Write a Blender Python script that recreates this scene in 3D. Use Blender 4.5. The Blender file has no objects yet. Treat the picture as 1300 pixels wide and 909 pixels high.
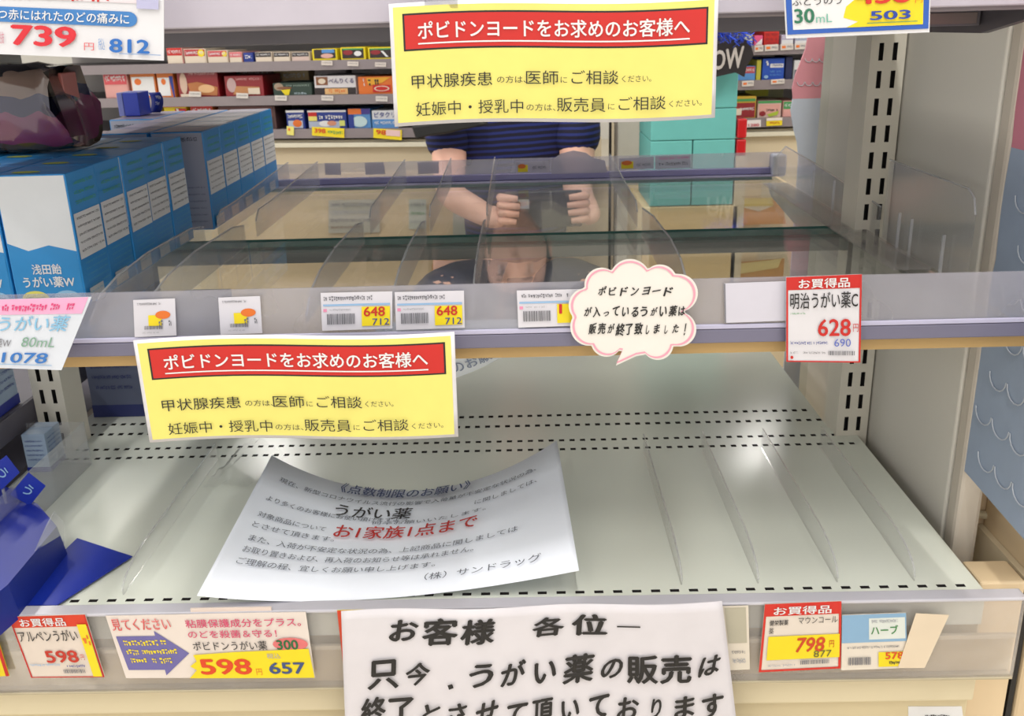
import bpy, bmesh, math, random
from mathutils import Vector, Matrix
random.seed(7)
SC = bpy.context.scene
COL = SC.collection

# ------------------------------------------------------------------ camera
F_PX, PITCH, YAW, ROLL = 1219.0, 0.33323, 0.018789, 0.028153
CAM = Vector((0.0857, 0.0, 0.95))
cp, sp = math.cos(PITCH), math.sin(PITCH)
cy, sy = math.cos(YAW), math.sin(YAW)
cr, sr = math.cos(ROLL), math.sin(ROLL)
FW = Vector((-sy*cp, cy*cp, -sp))
R0 = Vector((cy, sy, 0)); D0 = FW.cross(R0)
RT = cr*R0 + sr*D0
DN = -sr*R0 + cr*D0
cam = bpy.data.objects.new('camera', bpy.data.cameras.new('camera'))
COL.objects.link(cam)
cam.data.sensor_width = 36.0
cam.data.lens = F_PX*36.0/1300.0
cam.data.clip_start = 0.01
m3 = Matrix((RT, -DN, -FW)).transposed()
cam.matrix_world = Matrix.Translation(CAM) @ m3.to_4x4()
cam.data.dof.use_dof = True
cam.data.dof.focus_distance = 0.68
cam.data.dof.aperture_fstop = 28.0
SC.camera = cam

def ray(px, py): return FW + RT*((px-650)/F_PX) + DN*((py-454.5)/F_PX)
def onY(px, py, Y): d = ray(px, py); return CAM + d*(Y/d.y)
def onZ(px, py, Z): d = ray(px, py); return CAM + d*((Z-CAM.z)/d.z)
def onX(px, py, X): d = ray(px, py); return CAM + d*((X-CAM.x)/d.x)
def proj(p):
    q = Vector(p)-CAM; z = q.dot(FW)
    return (650+F_PX*q.dot(RT)/z, 454.5+F_PX*q.dot(DN)/z)

# ------------------------------------------------------------------ world, lights, exposure
w = bpy.data.worlds.new('world'); SC.world = w; w.use_nodes = True
w.node_tree.nodes['Background'].inputs[0].default_value = (1.0, 0.97, 0.93, 1)
w.node_tree.nodes['Background'].inputs[1].default_value = 2.0
SC.view_settings.view_transform = 'Standard'
SC.view_settings.look = 'None'
SC.view_settings.gamma = 1.0
SC.view_settings.use_curve_mapping = False
SC.view_settings.exposure = -0.42
CEIL = 2.75
TUBES = [(1.55, 6.0), (-1.6, 6.0), (-1.0, -1.1), (1.0, -1.15), (0.1, -.55), (-1.9, 0.25), (0.1, 0.15), (1.9, 0.2), (-1.9, 1.9), (0.1, 1.9), (1.9, 3.6), (-1.9, 3.6)]  # tubes behind the camera are added to light the deck under the shelf
TUBE_W = 7.0

# ------------------------------------------------------------------ materials
MC = {}
def mat(name, c, rough=0.55, metal=0.0, spec=0.5, var=0.06, scale=40.0, bump=0.0, emit=None, coat=0.0):
    if name in MC: return MC[name]
    m = bpy.data.materials.new(name); m.use_nodes = True; MC[name] = m
    nt = m.node_tree; b = nt.nodes['Principled BSDF']
    b.inputs['Roughness'].default_value = rough
    b.inputs['Metallic'].default_value = metal
    b.inputs['Specular IOR Level'].default_value = spec
    if coat: b.inputs['Coat Weight'].default_value = coat
    tc = nt.nodes.new('ShaderNodeTexCoord'); nz = nt.nodes.new('ShaderNodeTexNoise')
    nz.inputs['Scale'].default_value = scale; nz.inputs['Detail'].default_value = 3
    nt.links.new(tc.outputs['Object'], nz.inputs['Vector'])
    mx = nt.nodes.new('ShaderNodeMix'); mx.data_type = 'RGBA'
    nt.links.new(nz.outputs['Fac'], mx.inputs[0])
    mx.inputs[6].default_value = tuple(min(1, x*(1-var)) for x in c)+(1,)
    mx.inputs[7].default_value = tuple(min(1, x*(1+var)) for x in c)+(1,)
    nt.links.new(mx.outputs[2], b.inputs['Base Color'])
    if bump:
        bp = nt.nodes.new('ShaderNodeBump'); bp.inputs['Strength'].default_value = bump; bp.inputs['Distance'].default_value = 0.002
        nt.links.new(nz.outputs['Fac'], bp.inputs['Height']); nt.links.new(bp.outputs[0], b.inputs['Normal'])
    if emit:
        b.inputs['Emission Color'].default_value = (*c, 1); b.inputs['Emission Strength'].default_value = emit
    return m
def s2l(r, g, b):
    return tuple((v/255/12.92 if v/255 <= 0.04045 else ((v/255+0.055)/1.055)**2.4) for v in (r, g, b))
def C(r, g, b, rough=0.6, **k):
    return mat('paint_%d_%d_%d_%d' % (r, g, b, int(rough*100)), tuple(.76*x for x in s2l(r, g, b)), rough, **k)
def clear(name, tint=(0.95, 0.97, 0.97), haze=0.08, hcol=(0.8, 0.8, 0.85), rough=0.08, refl=1.0, wavy=0.0):
    """thin clear plastic / glass: transparent with tint, a little scattering, Fresnel reflection"""
    if name in MC: return MC[name]
    m = bpy.data.materials.new(name); m.use_nodes = True; MC[name] = m
    nt = m.node_tree; nt.nodes.clear()
    out = nt.nodes.new('ShaderNodeOutputMaterial')
    tr = nt.nodes.new('ShaderNodeBsdfTransparent'); tr.inputs[0].default_value = (*tint, 1)
    df = nt.nodes.new('ShaderNodeBsdfTranslucent'); df.inputs[0].default_value = (*hcol, 1)
    d2 = nt.nodes.new('ShaderNodeBsdfDiffuse'); d2.inputs[0].default_value = (*hcol, 1)
    md = nt.nodes.new('ShaderNodeMixShader'); md.inputs[0].default_value = 0.6
    nt.links.new(df.outputs[0], md.inputs[1]); nt.links.new(d2.outputs[0], md.inputs[2])
    nz = nt.nodes.new('ShaderNodeTexNoise'); nz.inputs['Scale'].default_value = 14
    tc = nt.nodes.new('ShaderNodeTexCoord'); nt.links.new(tc.outputs['Object'], nz.inputs['Vector'])
    mr = nt.nodes.new('ShaderNodeMapRange'); mr.inputs['To Min'].default_value = haze*0.7; mr.inputs['To Max'].default_value = haze*1.3
    nt.links.new(nz.outputs['Fac'], mr.inputs[0])
    m1 = nt.nodes.new('ShaderNodeMixShader'); nt.links.new(mr.outputs[0], m1.inputs[0])
    nt.links.new(tr.outputs[0], m1.inputs[1]); nt.links.new(md.outputs[0], m1.inputs[2])
    gl = nt.nodes.new('ShaderNodeBsdfGlossy'); gl.inputs['Roughness'].default_value = rough
    fr = nt.nodes.new('ShaderNodeFresnel'); fr.inputs[0].default_value = 1.45
    mu = nt.nodes.new('ShaderNodeMath'); mu.operation = 'MULTIPLY'; mu.inputs[1].default_value = refl
    nt.links.new(fr.outputs[0], mu.inputs[0])
    if wavy:
        bp = nt.nodes.new('ShaderNodeBump'); bp.inputs['Strength'].default_value = wavy; bp.inputs['Distance'].default_value = 0.01
        nt.links.new(nz.outputs['Fac'], bp.inputs['Height']); nt.links.new(bp.outputs[0], gl.inputs['Normal'])
    m2 = nt.nodes.new('ShaderNodeMixShader'); nt.links.new(mu.outputs[0], m2.inputs[0])
    nt.links.new(m1.outputs[0], m2.inputs[1]); nt.links.new(gl.outputs[0], m2.inputs[2])
    nt.links.new(m2.outputs[0], out.inputs[0])
    return m

WHITE = C(238, 238, 240, 0.5); PAPER = C(250, 250, 255, 0.65); CREAM = C(232, 222, 204, 0.6)
BLACK = C(24, 22, 24, 0.5); INK = C(46, 44, 48, 0.6); GREY = C(120, 120, 128, 0.6); LGREY = C(176, 178, 186, 0.6)
RED = C(206, 30, 22, 0.5); YEL = C(240, 230, 122, 0.5); YEL2 = C(246, 222, 20, 0.5); ORANGE = C(236, 120, 40, 0.5)
BLUE = C(46, 158, 236, 0.35); BLUED = C(18, 100, 178, 0.35); NAVY = C(10, 36, 150, 0.4); PINK = C(238, 150, 186, 0.5)
GREEN = C(70, 160, 90, 0.5); TEAL = C(112, 200, 196, 0.6); INKB = C(40, 60, 150, 0.6); SKYB = C(150, 190, 230, 0.5)
DECKM = mat('enamel_deck', s2l(214, 218, 208), 0.2, var=0.05, scale=6, spec=0.5)
UPR = mat('enamel_upright', s2l(206, 201, 188), 0.45, var=0.05, scale=12)
PANEL = mat('enamel_panel', s2l(200, 196, 187), 0.5, var=0.04, scale=4)
TAN = mat('tan_panel', s2l(206, 192, 164), 0.55, var=0.05, scale=5)
HOLE = mat('hole_dark', s2l(34, 30, 30), 0.9)
GLASS = clear('shelf_glass', (0.95, 0.965, 0.96), 0.05, (0.85, 0.86, 0.84), 0.03, 0.42)
GEDGE = mat('glass_edge', s2l(70, 110, 104), 0.2)
ACR = clear('acrylic_divider', (0.965, 0.97, 0.975), 0.10, (0.86, 0.86, 0.9), 0.12, 0.35)
ACRE = clear('acrylic_edge', (0.96, 0.97, 0.98), 0.28, (0.95, 0.96, 1.0), 0.15, 0.5)
RAILP = clear('rail_plastic', (0.9, 0.9, 0.93), 0.30, (0.74, 0.73, 0.82), 0.12, 0.7)
RAILF = clear('clear_rail', (0.96, 0.95, 0.95), 0.18, (0.96, 0.93, 0.92), 0.1, 0.5, 0.3)
ACD = clear('thin_acrylic', (0.98, 0.98, 0.98), 0.03, (0.9, 0.9, 0.92), 0.12, 0.25)
ACDE = clear('thin_acrylic_edge', (0.97, 0.97, 0.97), 0.14, (0.95, 0.95, 1.0), 0.15, 0.35)
RAILD = mat('lavender_channel', s2l(148, 146, 176), 0.35)
GT = clear('translucent_card', (.75, .75, .82), .6, (.62, .6, .68), .2, .4)
SLEEVE = clear('card_sleeve', (0.97, 0.97, 0.98), 0.05, (0.9, 0.9, 0.95), 0.08, 0.8, 0.5)

# ------------------------------------------------------------------ mesh helpers
ORG = {}
class MB:
    def __init__(s): s.v = []; s.f = []; s.mi = []; s.m = []
    def _m(s, m):
        if m not in s.m: s.m.append(m)
        return s.m.index(m)
    def add(s, vs, fs, m):
        k = len(s.v); s.v += [Vector(p) for p in vs]; i = s._m(m)
        for f in fs: s.f.append([a+k for a in f]); s.mi.append(i)
        return s
    def box(s, x0, x1, y0, y1, z0, z1, m):
        vs = [(x, y, z) for z in (z0, z1) for y in (y0, y1) for x in (x0, x1)]
        return s.add(vs, [(0,2,3,1), (4,5,7,6), (0,1,5,4), (2,6,7,3), (0,4,6,2), (1,3,7,5)], m)
    def quad(s, a, b, c, d, m): return s.add([a, b, c, d], [(0,1,2,3)], m)
    def prism(s, pts, off, m):
        """polygon pts (3D, planar) extruded by vector off"""
        n = len(pts); off = Vector(off); P = [Vector(p) for p in pts]
        vs = P+[p+off for p in P]
        fs = [tuple(range(n))[::-1], tuple(range(n, 2*n))]+[(i, (i+1)%n, n+(i+1)%n, n+i) for i in range(n)]
        return s.add(vs, fs, m)
    def tube(s, pts, r, m, n=8, rend=None):
        P = [Vector(p) for p in pts]; vs = []; fs = []
        for i, p in enumerate(P):
            t = (P[min(i+1, len(P)-1)]-P[max(i-1, 0)]).normalized()
            a = t.orthogonal().normalized(); b = t.cross(a)
            if i and abs(t.dot(Vector((0,0,1)))) < 0.99:
                a = Vector((0,0,1)).cross(t).normalized(); b = t.cross(a)
            elif abs(t.dot(Vector((0,0,1)))) < 0.99:
                a = Vector((0,0,1)).cross(t).normalized(); b = t.cross(a)
            rr = r[i] if isinstance(r, (list, tuple)) else r
            for k in range(n):
                an = 2*math.pi*k/n; vs.append(p+a*math.cos(an)*rr+b*math.sin(an)*rr)
        for i in range(len(P)-1):
            for k in range(n):
                fs.append((i*n+k, i*n+(k+1)%n, (i+1)*n+(k+1)%n, (i+1)*n+k))
        fs.append(tuple(range(n))[::-1]); fs.append(tuple((len(P)-1)*n+k for k in range(n)))
        return s.add(vs, fs, m)
    def ball(s, c, rx, ry, rz, m, nu=16, nv=10):
        vs = []; fs = []
        for j in range(nv+1):
            t = math.pi*j/nv
            for i in range(nu):
                a = 2*math.pi*i/nu
                vs.append((c[0]+rx*math.sin(t)*math.cos(a), c[1]+ry*math.sin(t)*math.sin(a), c[2]+rz*math.cos(t)))
        for j in range(nv):
            for i in range(nu):
                fs.append((j*nu+i, (j+1)*nu+i, (j+1)*nu+(i+1)%nu, j*nu+(i+1)%nu))
        return s.add(vs, fs, m)
    def build(s, name, parent=None, org=None, local=False, bevel=0.0, smooth=False):
        if local: o3 = Vector((0,0,0))
        elif parent is not None: o3 = ORG.get(parent.name, Vector((0,0,0)))
        elif org is not None: o3 = Vector(org)
        else:
            xs = [v.x for v in s.v]; ys = [v.y for v in s.v]; zs = [v.z for v in s.v]
            o3 = Vector(((min(xs)+max(xs))/2, (min(ys)+max(ys))/2, min(zs)))
        me = bpy.data.meshes.new(name)
        me.from_pydata([v-o3 for v in s.v], [], s.f)
        for m in s.m: me.materials.append(m)
        me.polygons.foreach_set('material_index', s.mi)
        if smooth: me.polygons.foreach_set('use_smooth', [True]*len(me.polygons))
        if me.validate(): print('INVALID', name)
        me.update()
        o = bpy.data.objects.new(name, me); COL.objects.link(o)
        if parent is not None: o.parent = parent
        elif not local: o.location = o3
        ORG[o.name] = o3
        if bevel:
            b = o.modifiers.new('bevel', 'BEVEL'); b.width = bevel; b.segments = 2; b.limit_method = 'ANGLE'
        return o
def empty(name, loc=(0,0,0), rz=0.0):
    o = bpy.data.objects.new(name, None); COL.objects.link(o); o.location = loc; o.rotation_euler = (0,0,rz)
    o.empty_display_size = 0.02; ORG[o.name] = Vector(loc); return o
def tag(o, label=None, cat=None, group=None, kind=None):
    if label: o['label'] = label
    if cat: o['category'] = cat
    if group: o['group'] = group
    if kind: o['kind'] = kind
    return o

# ------------------------------------------------------------------ lettering
GC = {}
def glyphs(txt, bold):
    k = (txt, bold)
    if k not in GC:
        c = bpy.data.curves.new('t', 'FONT'); c.body = txt; c.resolution_u = 3; c.fill_mode = 'FRONT'
        o = bpy.data.objects.new('t', c); COL.objects.link(o)
        dg = bpy.context.evaluated_depsgraph_get(); dg.update()
        me = bpy.data.meshes.new_from_object(o.evaluated_get(dg))
        vs = [(v.co.x, v.co.y, 0) for v in me.vertices]; fs = [tuple(p.vertices) for p in me.polygons]
        bpy.data.objects.remove(o); bpy.data.curves.remove(c); bpy.data.meshes.remove(me)
        if bold >= 0.012:
            n = len(vs); v0 = vs; f0 = fs; vs = []; fs = []
            for i, (dx, dy) in enumerate(((-1, 0), (1, 0), (0, 1), (0, -1))):
                vs += [(x+dx*bold*.6, y+dy*bold*.45, i) for x, y, _ in v0]; fs += [tuple(a+n*i for a in f) for f in f0]
        x0 = min(v[0] for v in vs); x1 = max(v[0] for v in vs); y0 = min(v[1] for v in vs); y1 = max(v[1] for v in vs)
        GC[k] = ([((x-x0)/max(x1-x0, 1e-6), (y-y0)/max(y1-y0, 1e-6), d) for x, y, d in vs], fs)
    return GC[k]
def surf_n(P, u, v):
    e = 1e-3
    a = P(min(u+e, 1), v)-P(max(u-e, 0), v); b = P(u, min(v+e, 1))-P(u, max(v-e, 0))
    n = a.cross(b)
    return n.normalized() if n.length > 1e-12 else Vector((0,-1,0))
def prints(parent, P, items, local=False, flat=True, off=0.00025, name='lettering', pname='printed_panel'):
    """items in card units, origin top left. r rect, e ellipse, p polygon, t text, h handwriting, s unreadable small print, b bars"""
    A = MB(); T = MB(); lay = 0; rnd = random.Random(len(items)*13+5)
    n0 = surf_n(P, .5, .5) if flat else None
    def pt(x, y, k):
        u, v = x, 1-y
        n = n0 if flat else surf_n(P, u, v)
        return P(u, v)+n*(off*(k+1))
    def rect(M, x, y, w, h, m, k):
        nx = 1 if flat else max(1, int(w*20)); ny = 1
        vs = [pt(x+w*i/nx, y+h*j/ny, k) for j in range(ny+1) for i in range(nx+1)]
        fs = [(j*(nx+1)+i, (j+1)*(nx+1)+i, (j+1)*(nx+1)+i+1, j*(nx+1)+i+1) for j in range(ny) for i in range(nx)]
        M.add(vs, fs, m)
    for it in items:
        t = it[0]; lay += 0.35
        if t == 'r': rect(A, *it[1:5], it[5], lay)
        elif t == 'e':
            cx, cy_, rx, ry, m = it[1:]; n = 20
            A.add([pt(cx+rx*math.cos(2*math.pi*i/n), cy_-ry*math.sin(2*math.pi*i/n), lay) for i in range(n)], [tuple(range(n))], m)
        elif t == 'p': A.add([pt(x, y, lay) for x, y in it[1]], [tuple(range(len(it[1])))[::-1]], it[2])
        elif t == 't':
            txt, x, y, w_, h_, m = it[1:7]; b = it[7] if len(it) > 7 else 0.01; sk = it[8] if len(it) > 8 else 0.0
            vs, fs = glyphs(txt, b)
            T.add([pt(x+w_*a+sk*(c), y+h_*(1-c), lay+1+d*.12) for a, c, d in vs], fs, m)
        elif t == 'h':
            txt, x, y, w_, h_, m = it[1:7]; b = it[7] if len(it) > 7 else 0.02
            n = len(txt); cw = w_/n
            for i, ch in enumerate(txt):
                if ch in ' 　': continue
                vs, fs = glyphs(ch, b)
                sc = rnd.uniform(.8, 1.05) if ord(ch) > 0x3100 else rnd.uniform(.68, .85)
                wide = 0.55 if ch in 'しりノ' else (.16 if ch in '！!' else 1.0)
                if ch in 'ー一−、っィョ': ww, hh, oy = cw*.8, h_*(.12 if ch in 'ー一−' else .45), h_*(.45 if ch in 'ー一−' else .5)
                else: ww, hh, oy = cw*.95*sc*wide, h_*sc, h_*(1-sc)*.5
                if ch == '、': ww, hh, oy = cw*.3, h_*.22, h_*.75
                if ch == 'っ': ww, hh, oy = cw*.6, h_*.38, h_*.5
                sk, tl = rnd.uniform(.06, .24), rnd.uniform(.0, .14)
                x0 = x+i*cw+(cw-ww)/2; y0 = y+oy+rnd.uniform(-.05, .05)*h_
                T.add([pt(x0+ww*a+sk*c*cw, y0+hh*(1-c)-tl*a*h_, lay+1+d*.12) for a, c, d in vs], fs, m)
        elif t == 's':
            x, y, w_, h_, m = it[1:6]; xx = x
            asp = it[6] if len(it) > 6 else 0.5
            while xx < x+w_:
                cw = h_*asp*rnd.uniform(.5, 1.1)
                if rnd.random() < .85:
                    rect(T, xx, y+h_*rnd.uniform(0, .3), min(cw*.75, x+w_-xx), h_*rnd.uniform(.15, .35), m, lay+1)
                    rect(T, xx+cw*.2, y+h_*rnd.uniform(.4, .6), min(cw*.5, max(x+w_-xx, .001)), h_*rnd.uniform(.2, .4), m, lay+1.2)
                xx += cw
        elif t == 'b':
            x, y, w_, h_, m = it[1:6]; xx = x
            while xx < x+w_*.98:
                bw = w_*rnd.choice((.02, .03, .05)); rect(T, xx, y, bw, h_, m, lay+1); xx += bw+w_*rnd.choice((.02, .03))
    pa = A.build(pname, parent, local=local) if A.v else None
    if T.v: T.build(name, pa or parent, local=local)
def bil(tl, tr, br, bl):
    tl, tr, br, bl = map(Vector, (tl, tr, br, bl))
    return lambda u, v: (bl*(1-u)+br*u)*(1-v)+(tl*(1-u)+tr*u)*v
def card(name, P, m, label, cat, items=(), group=None, thick=0.0006, flat=True, nu=1, nv=1, sleeve=False, parent=None, off=0.00025):
    M = MB(); vs = []
    for k in (0, 1):
        for j in range(nv+1):
            for i in range(nu+1):
                u, v = i/nu, j/nv; vs.append(P(u, v)-surf_n(P, u, v)*(thick*k))
    n1 = (nu+1)*(nv+1); fs = []
    for j in range(nv):
        for i in range(nu):
            a = j*(nu+1)+i; q = (a, a+1, a+nu+2, a+nu+1); fs.append(q); fs.append(tuple(x+n1 for x in q[::-1]))
    edge = [i for i in range(nu+1)]+[(j)*(nu+1)+nu for j in range(1, nv+1)]+[nv*(nu+1)+i for i in range(nu-1, -1, -1)]+[j*(nu+1) for j in range(nv-1, 0, -1)]
    for i in range(len(edge)):
        a, b = edge[i], edge[(i+1) % len(edge)]; fs.append((b, a, a+n1, b+n1))
    M.add(vs, fs, m)
    o = M.build(name, parent, smooth=not flat)
    if label: tag(o, label, cat, group)
    if items: prints(o, P, items, flat=flat, off=off)
    return o
def pcard(name, q, Y, *a, **k):
    """flat card on the vertical plane y=Y whose corners TL TR BR BL were read off the photograph"""
    return card(name, bil(*[onY(x, y, Y) for x, y in q]), *a, **k)

# ------------------------------------------------------------------ setting: floor, ceiling, lamps
fl = MB().box(-5, 5, -2.5, 8.5, -0.05, 0, mat('vinyl_floor', s2l(205, 196, 178), 0.35, scale=3)).build('floor'); tag(fl, kind='structure')
ce = MB().box(-5, 5, -2.5, 8.5, CEIL+.06, CEIL+.1, C(235, 235, 232)).build('ceiling'); tag(ce, kind='structure')
tag(MB().box(-5, 5, 8.5, 8.6, 0, CEIL+.1, C(225, 222, 214)).build('wall_back'), kind='structure')
for i, (x, y) in enumerate(TUBES):
    r = empty('ceiling_light', (x, y, CEIL), math.pi/2)
    tag(r, 'unseen long white fluorescent ceiling light over spot %s of the aisles' % ('ABCDEFGHIJKL'[i]), 'light', 'fluorescent ceiling lights')
    MB().box(-.62, .62, -.06, .06, .0, .06, WHITE).build('housing', r, local=True)
    MB().tube([(-.58, 0, -.02), (.58, 0, -.02)], .016, mat('lamp_tube', (1, .98, .94), emit=9)).build('lamp_tube', r, local=True)
    ld = bpy.data.lights.new('tube_light', 'AREA'); ld.shape = 'RECTANGLE'; ld.size = 1.15; ld.size_y = 0.1
    ld.energy = TUBE_W*(4 if y > 0 else 2.4); ld.color = (1, .97, .92)
    lo = bpy.data.objects.new('tube_light', ld); COL.objects.link(lo); lo.location = (x, y, CEIL-.045); lo.rotation_euler = (0, 0, math.pi/2)

# ------------------------------------------------------------------ perforated plates
def perforated(M, x0, x1, y0, y1, z, rows, top, hole, depth=0.006):
    """flat plate with real slots; rows = (y centre, slot length y, slot width x, pitch, phase, skip(x))"""
    ys = y0
    for (yc, h, wd, pitch, ph) in sorted(rows):
        M.quad((x0, ys, z), (x1, ys, z), (x1, yc-h/2, z), (x0, yc-h/2, z), top)
        xs = x0; x = x0+ph
        while x+wd < x1:
            a, b, c, d = x, x+wd, yc-h/2, yc+h/2
            M.quad((xs, c, z), (a, c, z), (a, d, z), (xs, d, z), top)
            zz = z-depth
            M.quad((a, c, zz), (b, c, zz), (b, d, zz), (a, d, zz), hole)
            for p, q in (((a, c), (b, c)), ((b, c), (b, d)), ((b, d), (a, d)), ((a, d), (a, c))):
                M.quad((p[0], p[1], z), (p[0], p[1], zz), (q[0], q[1], zz), (q[0], q[1], z), hole)
            xs = b; x += pitch
        M.quad((xs, yc-h/2, z), (x1, yc-h/2, z), (x1, yc+h/2, z), (xs, yc+h/2, z), top)
        ys = yc+h/2
    M.quad((x0, ys, z), (x1, ys, z), (x1, y1, z), (x0, y1, z), top)

ZD, ZG = 0.509, 0.739
gon = empty('gondola_shelving', (0, 1.0, 0))
tag(gon, 'cream steel double-sided shop shelving with slotted uprights and an empty white bottom deck', 'shelving')
# bottom decks, front half and back half
M = MB(); perforated(M, -.46, .449, .672, 1.008, ZD, [(.6825, .004, .0075, .0155, .006), (.964, .0055, .0058, .0117, .004), (.988, .0055, .0058, .0117, .004)], DECKM, HOLE)
M.quad((-.46, .672, ZD), (-.46, .672, ZD-.03), (.449, .672, ZD-.03), (.449, .672, ZD), DECKM)
M.quad((-.46, 1.008, ZD-.012), (.449, 1.008, ZD-.012), (.449, 1.008, ZD), (-.46, 1.008, ZD), DECKM)
M.quad((-.46, .672, ZD-.03), (-.46, 1.008, ZD-.03), (.449, 1.008, ZD-.03), (.449, .672, ZD-.03), DECKM)
M.build('deck_plate', gon)
M = MB(); perforated(M, -.46, .425, 1.0115, 1.35, ZD-.002, [(1.036, .0065, .0058, .0117, .001), (1.066, .0065, .0058, .0117, .004)], DECKM, HOLE)
M.quad((-.46, 1.0115, ZD-.03), (.425, 1.0115, ZD-.03), (.425, 1.0115, ZD-.002), (-.46, 1.0115, ZD-.002), DECKM)
M.quad((-.46, 1.35, ZD-.03), (-.46, 1.35, ZD-.002), (.425, 1.35, ZD-.002), (.425, 1.35, ZD-.03), DECKM)
M.build('deck_plate', gon)
# uprights with punched slots
def upright(xc, zt=1.5):
    M = MB(); wd = .034; x0, x1 = xc-wd/2, xc+wd/2
    rows = []; z = .515
    holes = []
    while z < zt-.03:
        holes.append(z); z += .0262
    yf = .985; zz = 0.0
    cols = [(x0+.008, x0+.0125), (x1-.0125, x1-.008)]
    for h in holes:
        M.quad((x0, yf, zz), (x1, yf, zz), (x1, yf, h), (x0, yf, h), UPR)
        h1 = h+.0165; xs = x0
        for a, b in cols:
            M.quad((xs, yf, h), (a, yf, h), (a, yf, h1), (xs, yf, h1), UPR)
            M.quad((a, yf+.008, h), (b, yf+.008, h), (b, yf+.008, h1), (a, yf+.008, h1), HOLE)
            M.quad((a, yf, h), (a, yf+.008, h), (a, yf+.008, h1), (a, yf, h1), HOLE)
            M.quad((b, yf+.008, h), (b, yf, h), (b, yf, h1), (b, yf+.008, h1), HOLE)
            M.quad((a, yf, h), (b, yf, h), (b, yf+.008, h), (a, yf+.008, h), HOLE)
            M.quad((a, yf, h1), (a, yf+.008, h1), (b, yf+.008, h1), (b, yf, h1), HOLE)
            xs = b
        M.quad((xs, yf, h), (x1, yf, h), (x1, yf, h1), (xs, yf, h1), UPR)
        zz = h1
    M.quad((x0, yf, zz), (x1, yf, zz), (x1, yf, zt), (x0, yf, zt), UPR)
    M.quad((x0, yf, 0), (x0, yf, zt), (x0, yf+.045, zt), (x0, yf+.045, 0), UPR)
    M.quad((x1, yf, 0), (x1, yf+.045, 0), (x1, yf+.045, zt), (x1, yf, zt), UPR)
    M.quad((x0, yf+.045, 0), (x0, yf+.045, zt), (x1, yf+.045, zt), (x1, yf+.045, 0), UPR)
    M.quad((x0, yf, zt), (x1, yf, zt), (x1, yf+.045, zt), (x0, yf+.045, zt), UPR)
    return M.build('upright', gon)
upright(.442); upright(-.447)
# end panels either side of the upright, front post, base board
MB().box(.461, .473, .786, 1.03, 0, 1.5, PANEL).build('end_panel', gon, bevel=.002)
MB().box(.461, .470, 1.032, 1.225, 0, 1.5, PANEL).build('end_panel', gon, bevel=.002)
MB().box(.462, .476, 1.225, 1.262, 0, 1.5, C(214, 212, 200)).build('rear_post', gon, bevel=.002)
MB().box(.462, .484, .764, .784, .0, 1.5, C(206, 196, 182, .5)).build('front_post', gon, bevel=.004)
MB().box(-.46, .455, .684, .70, .0, ZD-.03, mat('cream_base', s2l(196, 182, 148), .5, scale=5)).build('base_board', gon, bevel=.002)
MB().box(-.46, .455, .676, .684, .40, .425, mat('cream_base_lip', s2l(206, 194, 164), .5, scale=5)).build('base_lip', gon, bevel=.002)
MB().box(-.43, .43, 1.0, 1.02, .716, .731, C(110, 112, 110, .4)).build('cross_beam', gon, bevel=.001)
for xs in (-.435, .425):
    s = -1 if xs < 0 else 1
    MB().prism([(xs, .66, ZG-.008), (xs, 1.0, ZG-.012), (xs, 1.0, ZG-.06), (xs, .96, ZG-.06), (xs, .68, ZG-.022)], (.006, 0, 0), C(196, 196, 190, .4)).build('shelf_bracket', gon)
    MB().prism([(xs, 1.03, ZG-.012), (xs, 1.36, ZG-.008), (xs, 1.33, ZG-.022), (xs, 1.07, ZG-.05), (xs, 1.03, ZG-.05)], (.006, 0, 0), C(196, 196, 190, .4)).build('shelf_bracket', gon)

# neighbouring tan unit at the right of the end post
nb = empty('tan_side_unit', (.8, .86, 0))
tag(nb, 'tan steel side of the neighbouring shelf unit at the right frame edge', 'shelving')
MB().box(.486, 1.3, .80, .815, 0, 1.5, mat('tan_side', s2l(206, 182, 148), .5, scale=5)).build('side_panel', nb, bevel=.002)
MB().box(.458, .4965, .70, .735, .0, .50, mat('tan_kick', s2l(210, 188, 154), .5, scale=5)).build('kick_panel', nb, bevel=.002)
MB().box(.4985, .503, .701, .706, .0, .50, C(30, 26, 26)).build('gap_strip', nb)
MB().box(.4985, .5045, .707, .799, .0, .50, TAN).build('filler_panel', nb)
MB().box(.505, .9, .70, .80, .0, .60, mat('tan_kick2', s2l(206, 184, 150), .5, scale=5)).build('kick_panel', nb, bevel=.003)
pts = [onY(x, y, .797) for x, y in ((1222, 600), (1224, 640), (1236, 652), (1262, 655), (1290, 655))]
MB().tube(pts, .004, C(216, 204, 172)).build('wire_handle', nb)

# ------------------------------------------------------------------ glass shelves with price rails
shf = empty('glass_shelf', (0, .83, ZG))
tag(shf, 'front clear glass shelf with lavender price rail and no stock on its right side', 'shelf')
def glass_pane(parent, y0, y1):
    M = MB(); M.box(-.445, .437, y0, y1, ZG-.006, ZG, GLASS)
    for i in range(len(M.f)): pass
    o = M.build('glass_pane', parent)
    MB().box(-.445, .437, y0-.0006, y0, ZG-.006, ZG, GEDGE).build('glass_edge', parent)
    MB().box(-.445, .437, y1, y1+.0006, ZG-.006, ZG, GEDGE).build('glass_edge', parent)
glass_pane(shf, .655, 1.004)
M = MB()
M.box(-.45, .448, .637, .6385, .7385, .7835, RAILP)
M.build('price_rail', shf)
MB().box(-.45, .448, .6375, .655, .7375, .7395, RAILD).build('rail_floor', shf)
MB().box(-.45, .448, .6355, .6385, .7375, .7475, C(118, 116, 140, .35)).build('rail_lip', shf, bevel=.0008)
MB().box(-.45, .448, .6352, .637, .7478, .7512, C(196, 194, 222, .3)).build('rail_rib', shf, bevel=.0006)
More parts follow.
